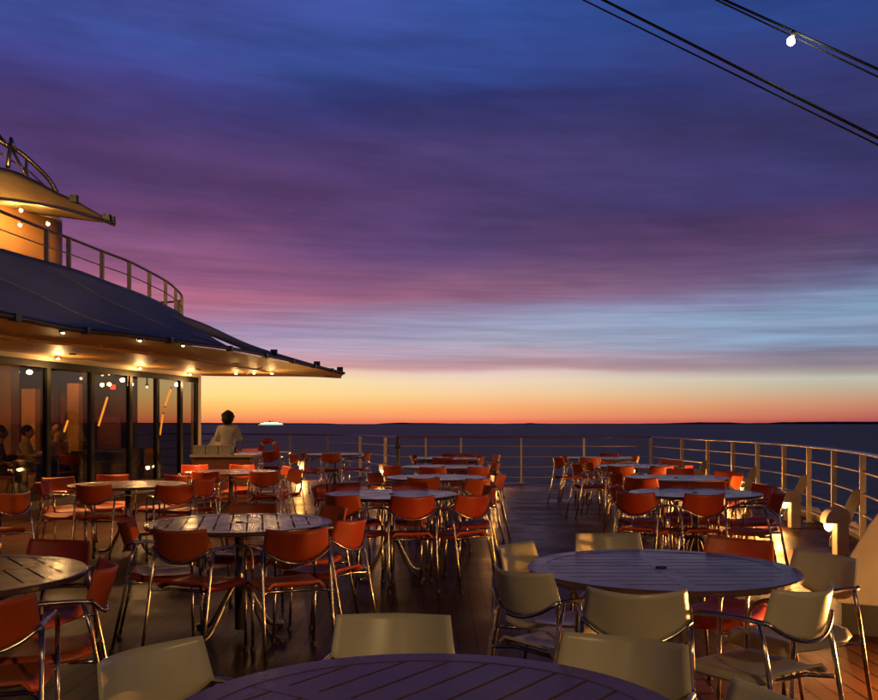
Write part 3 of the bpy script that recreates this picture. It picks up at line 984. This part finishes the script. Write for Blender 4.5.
for (x0, y0, x1, y1, d, nm) in ((98.5, 426, 107.5, 397, 18.6, 'leaning yellow tube lamp behind the third window'), (160, 435, 163, 414, 20.0, 'lower yellow tube lamp behind the fifth window'), (165, 406, 171, 388.5, 19.7, 'upper yellow tube lamp behind the fifth window'), (64, 432, 68, 420, 19.0, 'dim short tube lamp behind the second window')):
    a = atp(x0, y0, d); b = atp(x1, y1, d)
    r_ = empty('tube_lamp', a, label=nm, cat='tube lamp', group='yellow tube lamps')
    m = MB(); m.tube([(0, 0, 0), tuple(b - a)], .020 if d < 19.9 else .017, 10); m.build('tube', M['tube'], r_)
    m = MB(); m.tube([tuple((b - a) * 1.0), tuple((b - a) * 1.06)], .024, 10); m.tube([tuple((b - a) * -.06), (0, 0, 0)], .024, 10); m.build('end_cap', M['dark'], r_)
for (x, y, w) in ((-8.2, 17.4, 110), (-8.4, 14.5, 80), (-7.3, 19.2, 16), (-8.5, 10, 25)):
    lamp('room_light', (x, y, 2.35), w, (1, .46, .14), .12)

# ------------------------------------------------------------------ canopy over the terrace side
def soff(px, py, z): d = F * (z - EYE) / (421.5 - py); return at(px, d, z)
OUT = [Vector((-6.2, 4.8, 2.55)), Vector((-5.6, 7.2, 2.55)), Vector((-5.1, 8.9, 2.55)), soff(0, 316, 2.55), soff(70, 330, 2.55), soff(140, 338, 2.55), soff(190, 344.5, 2.55), soff(225, 349, 2.55), soff(262, 356, 2.55), soff(300, 364, 2.55), soff(325, 369.5, 2.55), soff(343, 373.8, 2.55)]
TOP = [Vector((-7.4, 5.0, 3.7)), Vector((-6.7, 7.5, 3.7)), Vector((-6.2, 9.7, 3.7)), atp(0, 248, 12.3), atp(72, 268, 14.2), atp(105, 280, 15.3), atp(132, 290, 16.3), atp(152, 298, 17.4), atp(168, 306, 18.5), atp(178, 311.5, 19.6), atp(185, 316.5, 20.6)]
can = empty('terrace_canopy', (0, 0, 0), label='lower blue canvas canopy with warm lit wooden underside reaching over the terrace', cat='canopy')
def resample(pts, n):
    sp = smooth_path(pts, 8)
    L = [0]
    for a, b in zip(sp, sp[1:]): L.append(L[-1] + (b - a).length)
    out = []
    j = 0
    for i in range(n):
        t = L[-1] * i / (n - 1)
        while j < len(L) - 2 and L[j + 1] < t: j += 1
        u = (t - L[j]) / max(1e-9, L[j + 1] - L[j])
        out.append(sp[j].lerp(sp[j + 1], min(1, u)))
    return out
fo = OUT[:8] + [soff(240, 352, 2.55)]
A = resample(TOP, 60); B = resample(fo, 60)
rows = []
for i in range(60):
    row = []
    for j in range(13):
        u = j / 12
        p = A[i].lerp(B[i], u)
        p.z -= .06 * math.sin(math.pi * u) 
        row.append(p)
    rows.append(row)
m = MB(); m.grid(rows, True, .012); m.build('canvas', M['fabric'], can)
def on_canvas(u, v):
    i = u * 59; a = int(min(58, i)); f = i - a
    jj = v * 12; b = int(min(11, jj)); g2 = jj - b
    return rows[a][b].lerp(rows[a][b + 1], g2).lerp(rows[a + 1][b].lerp(rows[a + 1][b + 1], g2), f) + Vector((0, 0, .010))
for (u0, v0, u1, v1) in ((.30, .12, .80, .97), (.12, .35, .55, .97), (.55, .08, .97, .9)):
    m = MB(); m.tube([on_canvas(u0 + (u1 - u0) * k / 24, v0 + (v1 - v0) * k / 24) for k in range(25)], .012, 6); m.build('seam', M['fabric'], can)
# gutter tube with clamps along the outer edge
m = MB(); m.tube([p + Vector((.03, -.03, .015)) for p in resample(OUT, 70)], .032, 8); m.build('edge_tube', M['dark'], can)
for i in range(4, 68, 6):
    p = resample(OUT, 70)[i]
    m = MB(); m.box((p.x - .02, p.y - .09, p.z - .03), (p.x + .07, p.y + .05, p.z + .055))
    m.build('edge_clamp', M['dark'], can)
# underside: light edge panel, then darker ceiling back to the wall and past the corner
WALL = [Vector((wx(d) + .03, d, 2.462)) for d in (5.3, 7.5, 9.5, 11.5, 13.2, 15, 16.5, 18, 19.5, 20.9)] + [Vector((-5.55, 21.6, 2.47)), Vector((-5.0, 22.2, 2.48)), Vector((-4.0, 22.45, 2.49)), Vector((-3.0, 22.55, 2.50)), Vector((-2.45, 22.55, 2.51))]
Aw = resample(OUT, 80); Bw = resample(WALL, 80)
r1 = []
r2 = []
for i in range(80):
    a = Aw[i] + Vector((0, 0, -.02)); b = Bw[i]
    mid = a.lerp(b, .34); mid.z = a.z - .055
    r1.append([a.lerp(mid, k / 3) for k in range(4)])
    st = mid + Vector((0, 0, -.035))
    r2.append([mid + Vector((0, 0, -.001)), st] + [st.lerp(b, k / 6) for k in range(1, 7)])
m = MB(); m.grid(r1, True); m.build('edge_panel', M['fascia'], can)
m = MB(); m.grid(r2, False); m.build('ceiling', M['soffit'], can)
# small vents
vents = MB()
for i, u in ((22, .22), (26, .2), (30, .25), (35, .2), (40, .22), (46, .25), (52, .2), (58, .22), (29, .55), (37, .6), (45, .5), (54, .6), (62, .5)):
    p = (Aw[i].lerp(Bw[i], u)); p.z -= .10
    vents.lathe([(.05, 0), (.05, .02)], p, 14)
vents.build('vent', M['soffit'], can)
# downlights near the wall and along the edge
DL = [(58, 357, 2.44), (140, 367.3, 2.44), (190, 373.4, 2.44), (236, 372.5, 2.45), (254, 372, 2.45), (272, 372.5, 2.45), (-60, 342, 2.44), (-210, 320, 2.44)]
for i, (px, py, z) in enumerate(DL):
    p = soff(px, py, z)
    m = MB(); m.lathe([(.055, .0), (.06, .012), (.06, .03)], (p.x, p.y, z - .02), 16); h = m.build('downlight', M['steel'], can)
    m = MB(); m.ball((p.x, p.y, z - .022), (.028, .028, .020), 12, 8); m.build('lens', M['down'], h)
    lamp('canopy_light', (p.x, p.y, z - .24), (26, 26, 22, 10, 10, 10, 9, 4)[i], (1, .56, .2), .04)
for (px, py) in ((63, 331.5), (140, 339.5), (183, 344.5)):
    p = soff(px, py, 2.47)
    m = MB(); m.lathe([(.045, .0), (.05, .012), (.05, .03)], (p.x, p.y, 2.455), 16); h = m.build('downlight', M['steel'], can)
    m = MB(); m.ball((p.x, p.y, 2.452), (.018, .018, .013), 12, 8); m.build('lens', M['down'], h)
    lamp('edge_light', (p.x, p.y, 2.40), 170, (1, .50, .16), .05, spot=150)
# tapering arm and its end fittings
arm = smooth_path([(-5.35, 17.2, 3.42), tuple(atp(200, 327, 18)), tuple(atp(250, 348, 19.8)), tuple(atp(300, 362.5, 21.2)), tuple(atp(343, 373.5, 22.6))], 5)
m = MB(); m.tube(arm, [.12 - .085 * i / (len(arm) - 1) for i in range(len(arm))], 8, squash=1.0); m.build('arm', M['fabric'], can)
m = MB()
for (px, py, d) in ((274, 355, 20.4), (317, 366.5, 21.8), (340, 372, 22.5)):
    p = atp(px, py, d); m = MB(); m.box((p.x - .07, p.y - .05, p.z - .06), (p.x + .07, p.y + .05, p.z + .12))
    m.build('arm_fitting', M['dark'], can)

# ------------------------------------------------------------------ upper deck with its rail
U = [(-6.9, 6.0), (-6.3, 8.6), (-6.0, 10.6)] + [(at(px, d).x, d) for px, d in ((0, 12.3), (50, 13.6), (72, 14.2), (105, 15.3), (132, 16.3), (152, 17.4), (168, 18.5), (178, 19.6), (184, 20.8))] + [(-6.0, 21.6), (-6.6, 21.9), (-7.6, 21.9)]
up = empty('upper_deck', (0, 0, 0), label='upper deck slab behind the blue canvas', cat='deck slab')
poly = [(x - .12, y) for x, y in U] + [(-12.5, 21.9), (-12.5, 6.0)]
m = MB(); m.prism(poly, 3.16, 3.24); m.build('slab', M['wallpaint'], up)
railing([(x - .05, y) for x, y in U], 'curved railing of the upper deck above the blue canvas', zb=3.22, levels=(.74, .47, .20), top=.98, name='railing', handr=.03, post_idx=range(0, 14))
# upper deckhouse with rounded end
uh = empty('upper_deckhouse', (0, 0, 0), label='orange lit upper deckhouse with rounded end under the gold canopy', cat='building')
pl = [(-9.2, 10.5), (-8.6, 13.2), (-8.35, 15.2), (-8.0, 16.8), (-7.62, 18.0)]
cx, cy, rr_ = -8.45, 18.35, .95
arc = [(cx + rr_ * math.cos(R(a)), cy + rr_ * math.sin(R(a))) for a in range(-15, 200, 15)]
pl = pl + arc
m = MB(); m.grid([[(x, y, 3.25) for x, y in pl], [(x, y, 4.2) for x, y in pl], [(x, y, 5.35) for x, y in pl]], True, .05)
m.build('wall', M['orangewall'], uh)
m = MB()
for (a, b, z0, z1) in (((-9.1, 11.0), (-8.66, 12.95), 3.9, 4.85), ((-8.54, 13.4), (-8.38, 14.9), 3.9, 4.8), ((-8.28, 15.4), (-8.0, 16.55), 3.9, 4.72)):
    n_ = Vector((b[1] - a[1], -(b[0] - a[0]), 0)).normalized()
    va, vb = Vector((a[0], a[1], 0)), Vector((b[0], b[1], 0))
    q = [va + n_ * .03, vb + n_ * .03, vb + n_ * .09, va + n_ * .09]
    m = MB(); m.add([v + Vector((0, 0, z0)) for v in q] + [v + Vector((0, 0, z1)) for v in q], [(0, 3, 2, 1), (4, 5, 6, 7), (0, 1, 5, 4), (1, 2, 6, 5), (2, 3, 7, 6), (3, 0, 4, 7)])
    m.build('window', M['frame'], uh)
m = MB(); m.prism([(x, y) for x, y in pl] + [(-11, 18.5), (-11, 10.5)], 5.36, 5.42); m.build('roof', M['wallpaint'], uh)

uc = empty('upper_canopy', (0, 0, 0), label='gold lit pointed upper canopy at top left', cat='canopy')
tA = resample([(-11.5, 13.0, 6.7), tuple(atp(-90, 152, 16.0)), tuple(atp(0, 167, 17.2)), tuple(atp(30, 177.5, 17.6)), tuple(atp(60, 193.5, 17.9)), tuple(atp(75, 200, 18.1)), tuple(atp(95, 211.5, 18.3)), tuple(atp(115, 222.5, 18.6))], 40)
tB = resample([(-11.0, 11.8, 5.6), tuple(atp(-90, 190, 14.6)), tuple(atp(0, 199, 15.7)), tuple(atp(30, 202.5, 16.3)), tuple(atp(60, 208, 17.0)), tuple(atp(80, 213.5, 17.6)), tuple(atp(100, 219.5, 18.1)), tuple(atp(115, 223.2, 18.55))], 40)
tC = resample([(-12.0, 14.0, 5.4), tuple(atp(-90, 206, 16.6)), tuple(atp(0, 211, 17.4)), tuple(atp(30, 214, 17.7)), tuple(atp(60, 217.5, 18.1)), tuple(atp(80, 220, 18.3)), tuple(atp(100, 222.5, 18.5)), tuple(atp(115, 224, 18.6))], 40)
m = MB(); m.grid([[a.lerp(b, k / 5) + Vector((0, 0, -.07 * math.sin(math.pi * k / 5))) for k in range(6)] for a, b in zip(tA, tB)], True, .012); m.build('canvas', M['fabric_pale'], uc)
m = MB(); m.grid([[b.lerp(c, k / 5) + Vector((0, 0, .05 * math.sin(math.pi * k / 5))) for k in range(6)] for b, c in zip(tB, tC)], True, .012); m.build('underside', M['fabric_pale'], uc)
m = MB(); m.tube(tB, .03, 8); m.build('edge_tube', M['tableleg'], uc)
m = MB()
for (px, py, d) in ((74, 200, 18.0), (107, 219, 18.4), (111, 221, 18.5)):
    p = atp(px, py, d); m = MB(); m.box((p.x - .07, p.y - .06, p.z - .05), (p.x + .07, p.y + .06, p.z + .09))
    m.build('edge_fitting', M['dark'], uc)
for (px, py, d, w) in ((21, 210.5, 16.9, 8), (20, 225, 16.6, 7), (48, 224, 17.2, 6), (-60, 215, 15.0, 12)):
    p = atp(px, py, d)
    r_ = empty('deckhouse_lamp', p, label={21: 'upper of two small lamps under the gold canopy at top left', 20: 'lower of two small lamps under the gold canopy at top left', 48: 'small lamp right of the pair under the gold canopy', -60: 'lamp under the gold canopy outside the left edge'}[px], cat='lamp', group='small lamps under the gold canopy')
    m = MB(); m.ball((0, 0, 0), .032, 12, 8); m.build('bulb', M['down'], r_)
    m = MB(); m.lathe([(.04, .015), (.04, .05), (.012, .06)], (0, 0, 0), 12); m.build('stem', M['dark'], r_)
    lamp('deckhouse_light', p + Vector((.0, -.15, -.05)), w * 4, (1, .52, .14), .05)

p = atp(-22, 120, 14.6)  # assumed floodlight out of view, added to give the upper canvas gold light
r_ = empty('added_floodlight', p, label='assumed floodlight added outside the left edge to light the gold canopy', cat='floodlight')
m = MB(); m.lathe([(.03, .12), (.09, .08), (.11, 0), (.10, -.005)], (0, 0, 0), 14); m.build('housing', M['dark'], r_)
m = MB(); m.lathe([(.09, -.006), (.085, -.015)], (0, 0, 0), 14); m.build('lens', M['down'], r_)
lamp('added_flood_beam', p + Vector((0, 0, -.1)), 300, (1, .55, .16), .1, spot=62, aim=atp(30, 185, 17.2) - p)

# arched guard rail on the topmost tier
root = empty('top_guard_rail', (0, 0, 0), label='dark arched guard rail with uprights at the top left corner', cat='railing')
arcp = smooth_path([tuple(atp(-40, 108, 17.6)), tuple(atp(0, 141, 17.9)), tuple(atp(20, 152.5, 18.1)), tuple(atp(38, 168, 18.3)), tuple(atp(50, 181, 18.5)), tuple(atp(57, 193, 18.6))], 5)
m = MB(); m.tube(arcp, .045, 8); m.build('arched_rail', M['tableleg'], root)
m = MB(); m.tube([atp(-30, 128, 17.7), atp(4, 156, 18), atp(30, 172, 18.2), atp(48, 189, 18.5)], .018, 6); m.build('mid_rail', M['tableleg'], root)
m = MB(); m.tube([atp(8, 167, 17.6), atp(11, 138, 17.9)], [.05, .03], 8); m.tube([atp(11, 138, 17.9), atp(16, 152, 18)], .03, 8); m.build('post', M['tableleg'], root)
m = MB(); m.tube([atp(11, 147, 17.9), atp(20, 165, 17.9), atp(28, 180, 17.9)], .03, 8); m.build('brace', M['tableleg'], root)
m = MB(); m.tube([atp(-3, 133, 17.9), atp(10, 149, 17.9)], .03, 8); m.build('brace', M['tableleg'], root)
m = MB(); m.tube([atp(28, 181, 17.9), atp(26, 168, 18.2), atp(27, 158, 18.2)], .03, 8); m.build('post', M['tableleg'], root)

# ------------------------------------------------------------------ rigging cables and bulb
def cable(pa, pb, r, label):
    a, b = atp(*pa), atp(*pb)
    dv = (b - a)
    a2 = a - dv * 1.2; b2 = b + dv * .9
    o = a2
    pts = []
    for k in range(25):
        u = k / 24
        p = a2.lerp(b2, u)
        pts.append(p - o)
    r_ = MB(); r_.tube(pts, r, 8); ob = r_.build('rigging_cable', M['rubber']); ob.location = o
    tag(ob, label, 'cable', 'rigging cables overhead')
cable((603, 0, 14), (878, 138, 11.5), .020, 'thicker upper cable of the left overhead pair')
cable((583, 0, 14.1), (878, 145, 11.6), .012, 'thinner lower cable of the left overhead pair')
cable((724, 0, 13), (878, 69.5, 11.5), .018, 'upper cable of the right pair, beside the bulb')
cable((716, 0, 13.1), (878, 77, 11.6), .012, 'lower cable of the right overhead pair')
p = atp(791, 41.5, 12.15)
root = empty('overhead_bulb', p, label='glowing white bulb hanging from the overhead cable', cat='light bulb')
m = MB(); m.ball((0, 0, 0), (.05, .05, .056), 16, 10); m.build('bulb', M['bulb'], root)
m = MB(); m.lathe([(.035, .06), (.03, .11), (.012, .15)], (0.03, 0, 0), 12); m.build('socket', M['dark'], root)
lamp('bulb_light', p + Vector((0, -.12, -.05)), 5, (1, .86, .6), .05)
# two assumed bulbs behind the view, added to warm the foreground
for (x, y, z, w, lb) in ((1.9, -1.3, 3.0, 210, 'assumed unseen bulb added to light the near right tables'), (-2.2, -1.2, 2.9, 22, 'assumed unseen bulb added to light the near left tables')):
    r_ = empty('overhead_bulb', (x, y, z), label=lb, cat='light bulb')
    m = MB(); m.ball((0, 0, 0), (.05, .05, .06), 12, 8); m.build('bulb', M['bulb'], r_)
    m = MB(); m.lathe([(.03, .05), (.03, .1), (.01, .14)], (0, 0, 0), 12); m.build('socket', M['dark'], r_)
    lamp('bulb_light', (x, y, z - .12), w, (1, .62, .26), .05)

# ------------------------------------------------------------------ ferry on the horizon
fx = at(271, 5100).x
fer = empty('ferry', (fx, 5100, SEA), label='small white lit ferry on the horizon right of the woman', cat='ship')
m = MB()
def yprism(m, prof, y0, y1):
    k = len(prof); m.add([(x, y0, z) for x, z in prof] + [(x, y1, z) for x, z in prof], [list(range(k)), list(reversed(range(k, 2 * k)))] + [(i, k + i, k + (i + 1) % k, (i + 1) % k) for i in range(k)])
yprism(m, [(-68, 0), (66, 0), (72, 9), (-80, 9), (-74, 4)], -10, 10); m.build('hull', mat('ferry_hull', (.05, .07, .07), .6), fer)
m = MB(); yprism(m, [(-62, 9.1), (68, 9.1), (66, 15), (-50, 15)], -9, 9); yprism(m, [(-44, 15.1), (50, 15.1), (46, 20), (-36, 20)], -8, 8); m.build('superstructure', M['white'], fer)
m = MB()
for k in range(26):
    x = -56 + k * 4.6; m.box((x, -9.3, 10.3), (x + 3.4, -9.05, 13.6))
for k in range(18):
    x = -38 + k * 4.6; m.box((x, -8.3, 16.2), (x + 3.2, -8.05, 18.8))
m.build('lit_windows', M['deckglow'], fer)
m = MB(); m.box((-68, -10.3, 4.8), (70, -10.05, 7.2)); m.build('deck_lights', glow('ferry_deck_glow', (1, 1, .78), .9), fer)
m = MB(); yprism(m, [(-14, 20.1), (0, 20.1), (-2, 27), (-10, 27)], -4, 4); m.build('funnel', M['dark'], fer)
m = MB(); m.tube([(12, 0, 20), (12, 0, 34)], .8, 8); m.tube([(7, 0, 29), (17, 0, 29)], .5, 6); m.build('mast', M['white'], fer)

# ------------------------------------------------------------------ people
def skin(name, joints, edges, matl, parent, root='pelvis', sub=2):
    names = list(joints)
    me = bpy.data.meshes.new(name)
    me.from_pydata([joints[k][0] for k in names], [(names.index(a), names.index(b)) for a, b in edges], [])
    o = bpy.data.objects.new(name, me); C.objects.link(o)
    sk = o.modifiers.new('skin', 'SKIN'); sk.use_smooth_shade = True
    ly = me.skin_vertices[0].data
    for i, k in enumerate(names):
        r = joints[k][1]
        ly[i].radius = r if isinstance(r, tuple) else (r, r)
        ly[i].use_root = (k == root)
    s2 = o.modifiers.new('sub', 'SUBSURF'); s2.levels = sub; s2.render_levels = sub
    bpy.context.view_layer.update()
    dg = bpy.context.evaluated_depsgraph_get()
    nm = bpy.data.meshes.new_from_object(o.evaluated_get(dg))
    bpy.data.objects.remove(o)
    nm.materials.clear(); nm.materials.append(matl)
    for p in nm.polygons: p.use_smooth = True
    q = bpy.data.objects.new(name, nm); C.objects.link(q); q.parent = parent
    return q

def head_into(body, c, fwd, r=.098):
    """joins an egg-shaped head with nose, brows, lips, eyes and ears to the body mesh"""
    yaw = math.atan2(-fwd[0], fwd[1])
    m = MB()
    def shape(d):
        v = 0
        v -= .16 * max(0, -d.z) * (1 if d.y < .3 else .2)
        v += .20 * math.exp(-((d.x / .16) ** 2 + ((d.z + .12) / .2) ** 2)) * (d.y > 0)
        v += .05 * math.exp(-((d.x / .5) ** 2 + ((d.z - .22) / .1) ** 2)) * (d.y > 0)
        v -= .05 * math.exp(-(((abs(d.x) - .33) / .13) ** 2 + ((d.z - .06) / .1) ** 2)) * (d.y > 0)
        v += .05 * math.exp(-((d.x / .28) ** 2 + ((d.z + .45) / .1) ** 2)) * (d.y > 0)
        return v
    m.ball((0, 0, 0), (r * .80, r * .98, r * 1.18), 28, 20, shape)
    for s in (-1, 1):
        m.ball((s * r * .82, -.01, -.01), (.012, .02, .032), 10, 6)
    rot = Matrix.Rotation(yaw, 3, 'Z')
    bm = bmesh.new(); bm.from_mesh(body.data)
    me2 = bpy.data.meshes.new('h'); me2.from_pydata([tuple(rot @ Vector(v) + Vector(c)) for v in m.v], [], m.f)
    for p in me2.polygons: p.use_smooth = True
    bm.from_mesh(me2); bm.to_mesh(body.data); bm.free(); bpy.data.meshes.remove(me2)

def person(loc, rz, label, pose, top_mat, leg_mat, hair_mat, hair):
    r = empty('person', loc, rz, label=label, cat='person')
    J = {}
    if pose == 'stand':
        hipz, knee, foot = .93, .50, .07
        J = {'pelvis': ((0, 0, .95), (.145, .10)), 'waist': ((0, .0, 1.10), (.120, .088)), 'chest': ((0, .01, 1.29), (.172, .115)), 'neck': ((0, .01, 1.455), .056), 'headb': ((0, .02, 1.57), .05)}
        for s, n_ in ((-1, 'l'), (1, 'r')):
            J['sh' + n_] = ((s * .155, 0, 1.375), .062); J['el' + n_] = ((s * .235, .02, 1.13), .043); J['wr' + n_] = ((s * .10, .25, 1.10), .029); J['pm' + n_] = ((s * .05, .30, 1.115), (.038, .018))
            J['hp' + n_] = ((s * .085, 0, .90), .088); J['kn' + n_] = ((s * .095, .015, .50), .058); J['an' + n_] = ((s * .10, -.02, .09), .040); J['to' + n_] = ((s * .115, .13, .035), (.045, .03))
    else:
        J = {'pelvis': ((0, -.08, .53), (.145, .11)), 'waist': ((0, -.08, .68), (.125, .095)), 'chest': ((0, -.04, .88), (.155, .105)), 'neck': ((0, -.01, 1.03), .056), 'headb': ((0, .01, 1.13), .05)}
        for s, n_ in ((-1, 'l'), (1, 'r')):
            J['sh' + n_] = ((s * .17, -.04, .97), .06); J['el' + n_] = ((s * .23, .06, .73), .043); J['wr' + n_] = ((s * .12, .27, .78), .030); J['pm' + n_] = ((s * .08, .33, .80), (.038, .018))
            J['hp' + n_] = ((s * .09, -.02, .53), .085); J['kn' + n_] = ((s * .11, .38, .52), .062); J['an' + n_] = ((s * .11, .36, .10), .042); J['to' + n_] = ((s * .12, .50, .04), (.045, .03))
    E = [('pelvis', 'waist'), ('waist', 'chest'), ('chest', 'neck'), ('neck', 'headb')]
    for n_ in 'lr':
        E += [('chest', 'sh' + n_), ('sh' + n_, 'el' + n_), ('el' + n_, 'wr' + n_), ('wr' + n_, 'pm' + n_), ('pelvis', 'hp' + n_), ('hp' + n_, 'kn' + n_), ('kn' + n_, 'an' + n_), ('an' + n_, 'to' + n_)]
        s = -1 if n_ == 'l' else 1
        pc = Vector(J['pm' + n_][0])
        for fi, (ox, L) in enumerate(((-.026, .062), (-.009, .072), (.009, .068), (.026, .052))):
            a = pc + Vector((ox, .032, -.002)); b = a + Vector((0, L * .5, -.010)); c = b + Vector((0, L * .35, -.022))
            for tagn, q in (('a', a), ('b', b), ('c', c)): J[f'f{n_}{fi}{tagn}'] = (tuple(q), .0085 if tagn != 'c' else .007)
            E += [('pm' + n_, f'f{n_}{fi}a'), (f'f{n_}{fi}a', f'f{n_}{fi}b'), (f'f{n_}{fi}b', f'f{n_}{fi}c')]
        a = pc + Vector((-s * .035, .0, .0)); b = a + Vector((-s * .018, .03, .004))
        J[f't{n_}a'] = (tuple(a), .010); J[f't{n_}b'] = (tuple(b), .0085)
        E += [('pm' + n_, f't{n_}a'), (f't{n_}a', f't{n_}b')]
    body = skin('body', J, E, M['skin'], r)
    hc = Vector(J['headb'][0]) + Vector((0, .012, .055))
    head_into(body, hc, (0, 1))
    def grow(v, k):
        q = v[1]
        return (v[0], tuple(x * k + .006 for x in q) if isinstance(q, tuple) else q * k + .006)
    up_names = ['pelvis', 'waist', 'chest', 'neck', 'shl', 'shr', 'ell', 'elr', 'wrl', 'wrr']
    JT = {k: grow(J[k], 1.13) for k in up_names if k in J}
    JT['pelvis'] = (tuple(Vector(J['pelvis'][0]) + Vector((0, 0, -.07))), tuple(x * 1.12 for x in J['pelvis'][1]))
    JT['neck'] = (tuple(Vector(J['neck'][0]) + Vector((0, 0, -.045))), .075)
    ET = [e for e in E if e[0] in JT and e[1] in JT]
    skin('sweater' if pose == 'stand' else 'shirt', JT, ET, top_mat, r)
    JL = {k: grow(J[k], 1.04) for k in ('pelvis', 'hpl', 'hpr', 'knl', 'knr', 'anl', 'anr')}
    EL = [e for e in E if e[0] in JL and e[1] in JL]
    skin('trousers', JL, EL, leg_mat, r)
    m = MB()
    rnd = random.Random(3)
    bumps = [(Vector((rnd.gauss(0, 1), rnd.gauss(0, 1), rnd.gauss(0, 1))).normalized(), rnd.uniform(.05, .16)) for _ in range(70)]
    def hs(d):
        return sum(a * math.exp(-((d - b).length / .16) ** 2) for b, a in bumps)
    if hair == 'curly':
        m.tube([hc + Vector((0, -.05, .02)), hc + Vector((0, -.07, -.08)), hc + Vector((0, -.075, -.17))], [.105, .115, .07], 14)
        m.ball(tuple(hc + Vector((0, -.035, -.012))), (.118, .118, .132), 32, 22, hs)
    elif hair == 'long':
        m.ball(tuple(hc + Vector((0, -.028, .025))), (.097, .105, .115), 28, 18, lambda d: hs(d) * .3)
        m.tube([hc + Vector((0, -.06, 0)), hc + Vector((0, -.085, -.12)), hc + Vector((0, -.08, -.26))], [.088, .085, .05], 12)
    else:
        m.ball(tuple(hc + Vector((0, -.022, .028))), (.088, .102, .108), 28, 18, lambda d: hs(d) * .2)
    m.build('hair', hair_mat, r)
    return r
wom = person(at(228, 18.3), 0, 'woman seen from behind with dark curly hair and pale sweater at the far left', 'stand', M['knit'], M['jeans'], M['hairdark'], 'curly')
person(at(27, 16.9, .02), R(-80), 'seated man in pale checked shirt behind the first restaurant window', 'sit', M['shirt'], M['jeans'], M['hairdark'], 'short')
person(at(57, 17.7, .02), R(70), 'seated blond diner in pink top behind the second restaurant window', 'sit', M['pink'], M['jeans'], M['hairblond'], 'long')
person(at(0, 15.8, .02), R(-60), 'seated diner in black at the left edge behind the glass', 'sit', M['blackcloth'], M['jeans'], M['hairdark'], 'short')
wom.scale = (1.02, 1.02, .925)
# what they sit on and at
for (px, d, rz, lb) in ((27, 16.9, -80, 'armchair under the seated man behind the glass'), (57, 17.7, 70, 'armchair under the blond diner behind the glass'), (0, 15.8, -60, 'armchair under the diner in black behind the glass'), (70, 16.9, 20, 'empty armchair just inside the second restaurant window')):
    c_ = copy_tree(protos['orange']); c_.location = at(px, d, .02); c_.rotation_euler = (0, 0, R(rz)); c_['label'] = lb
tb = copy_tree(tp); tb.location = (at(43, 17.3).x, 17.3, TOPZ + .02); tb['label'] = 'round table between the two diners behind the glass'
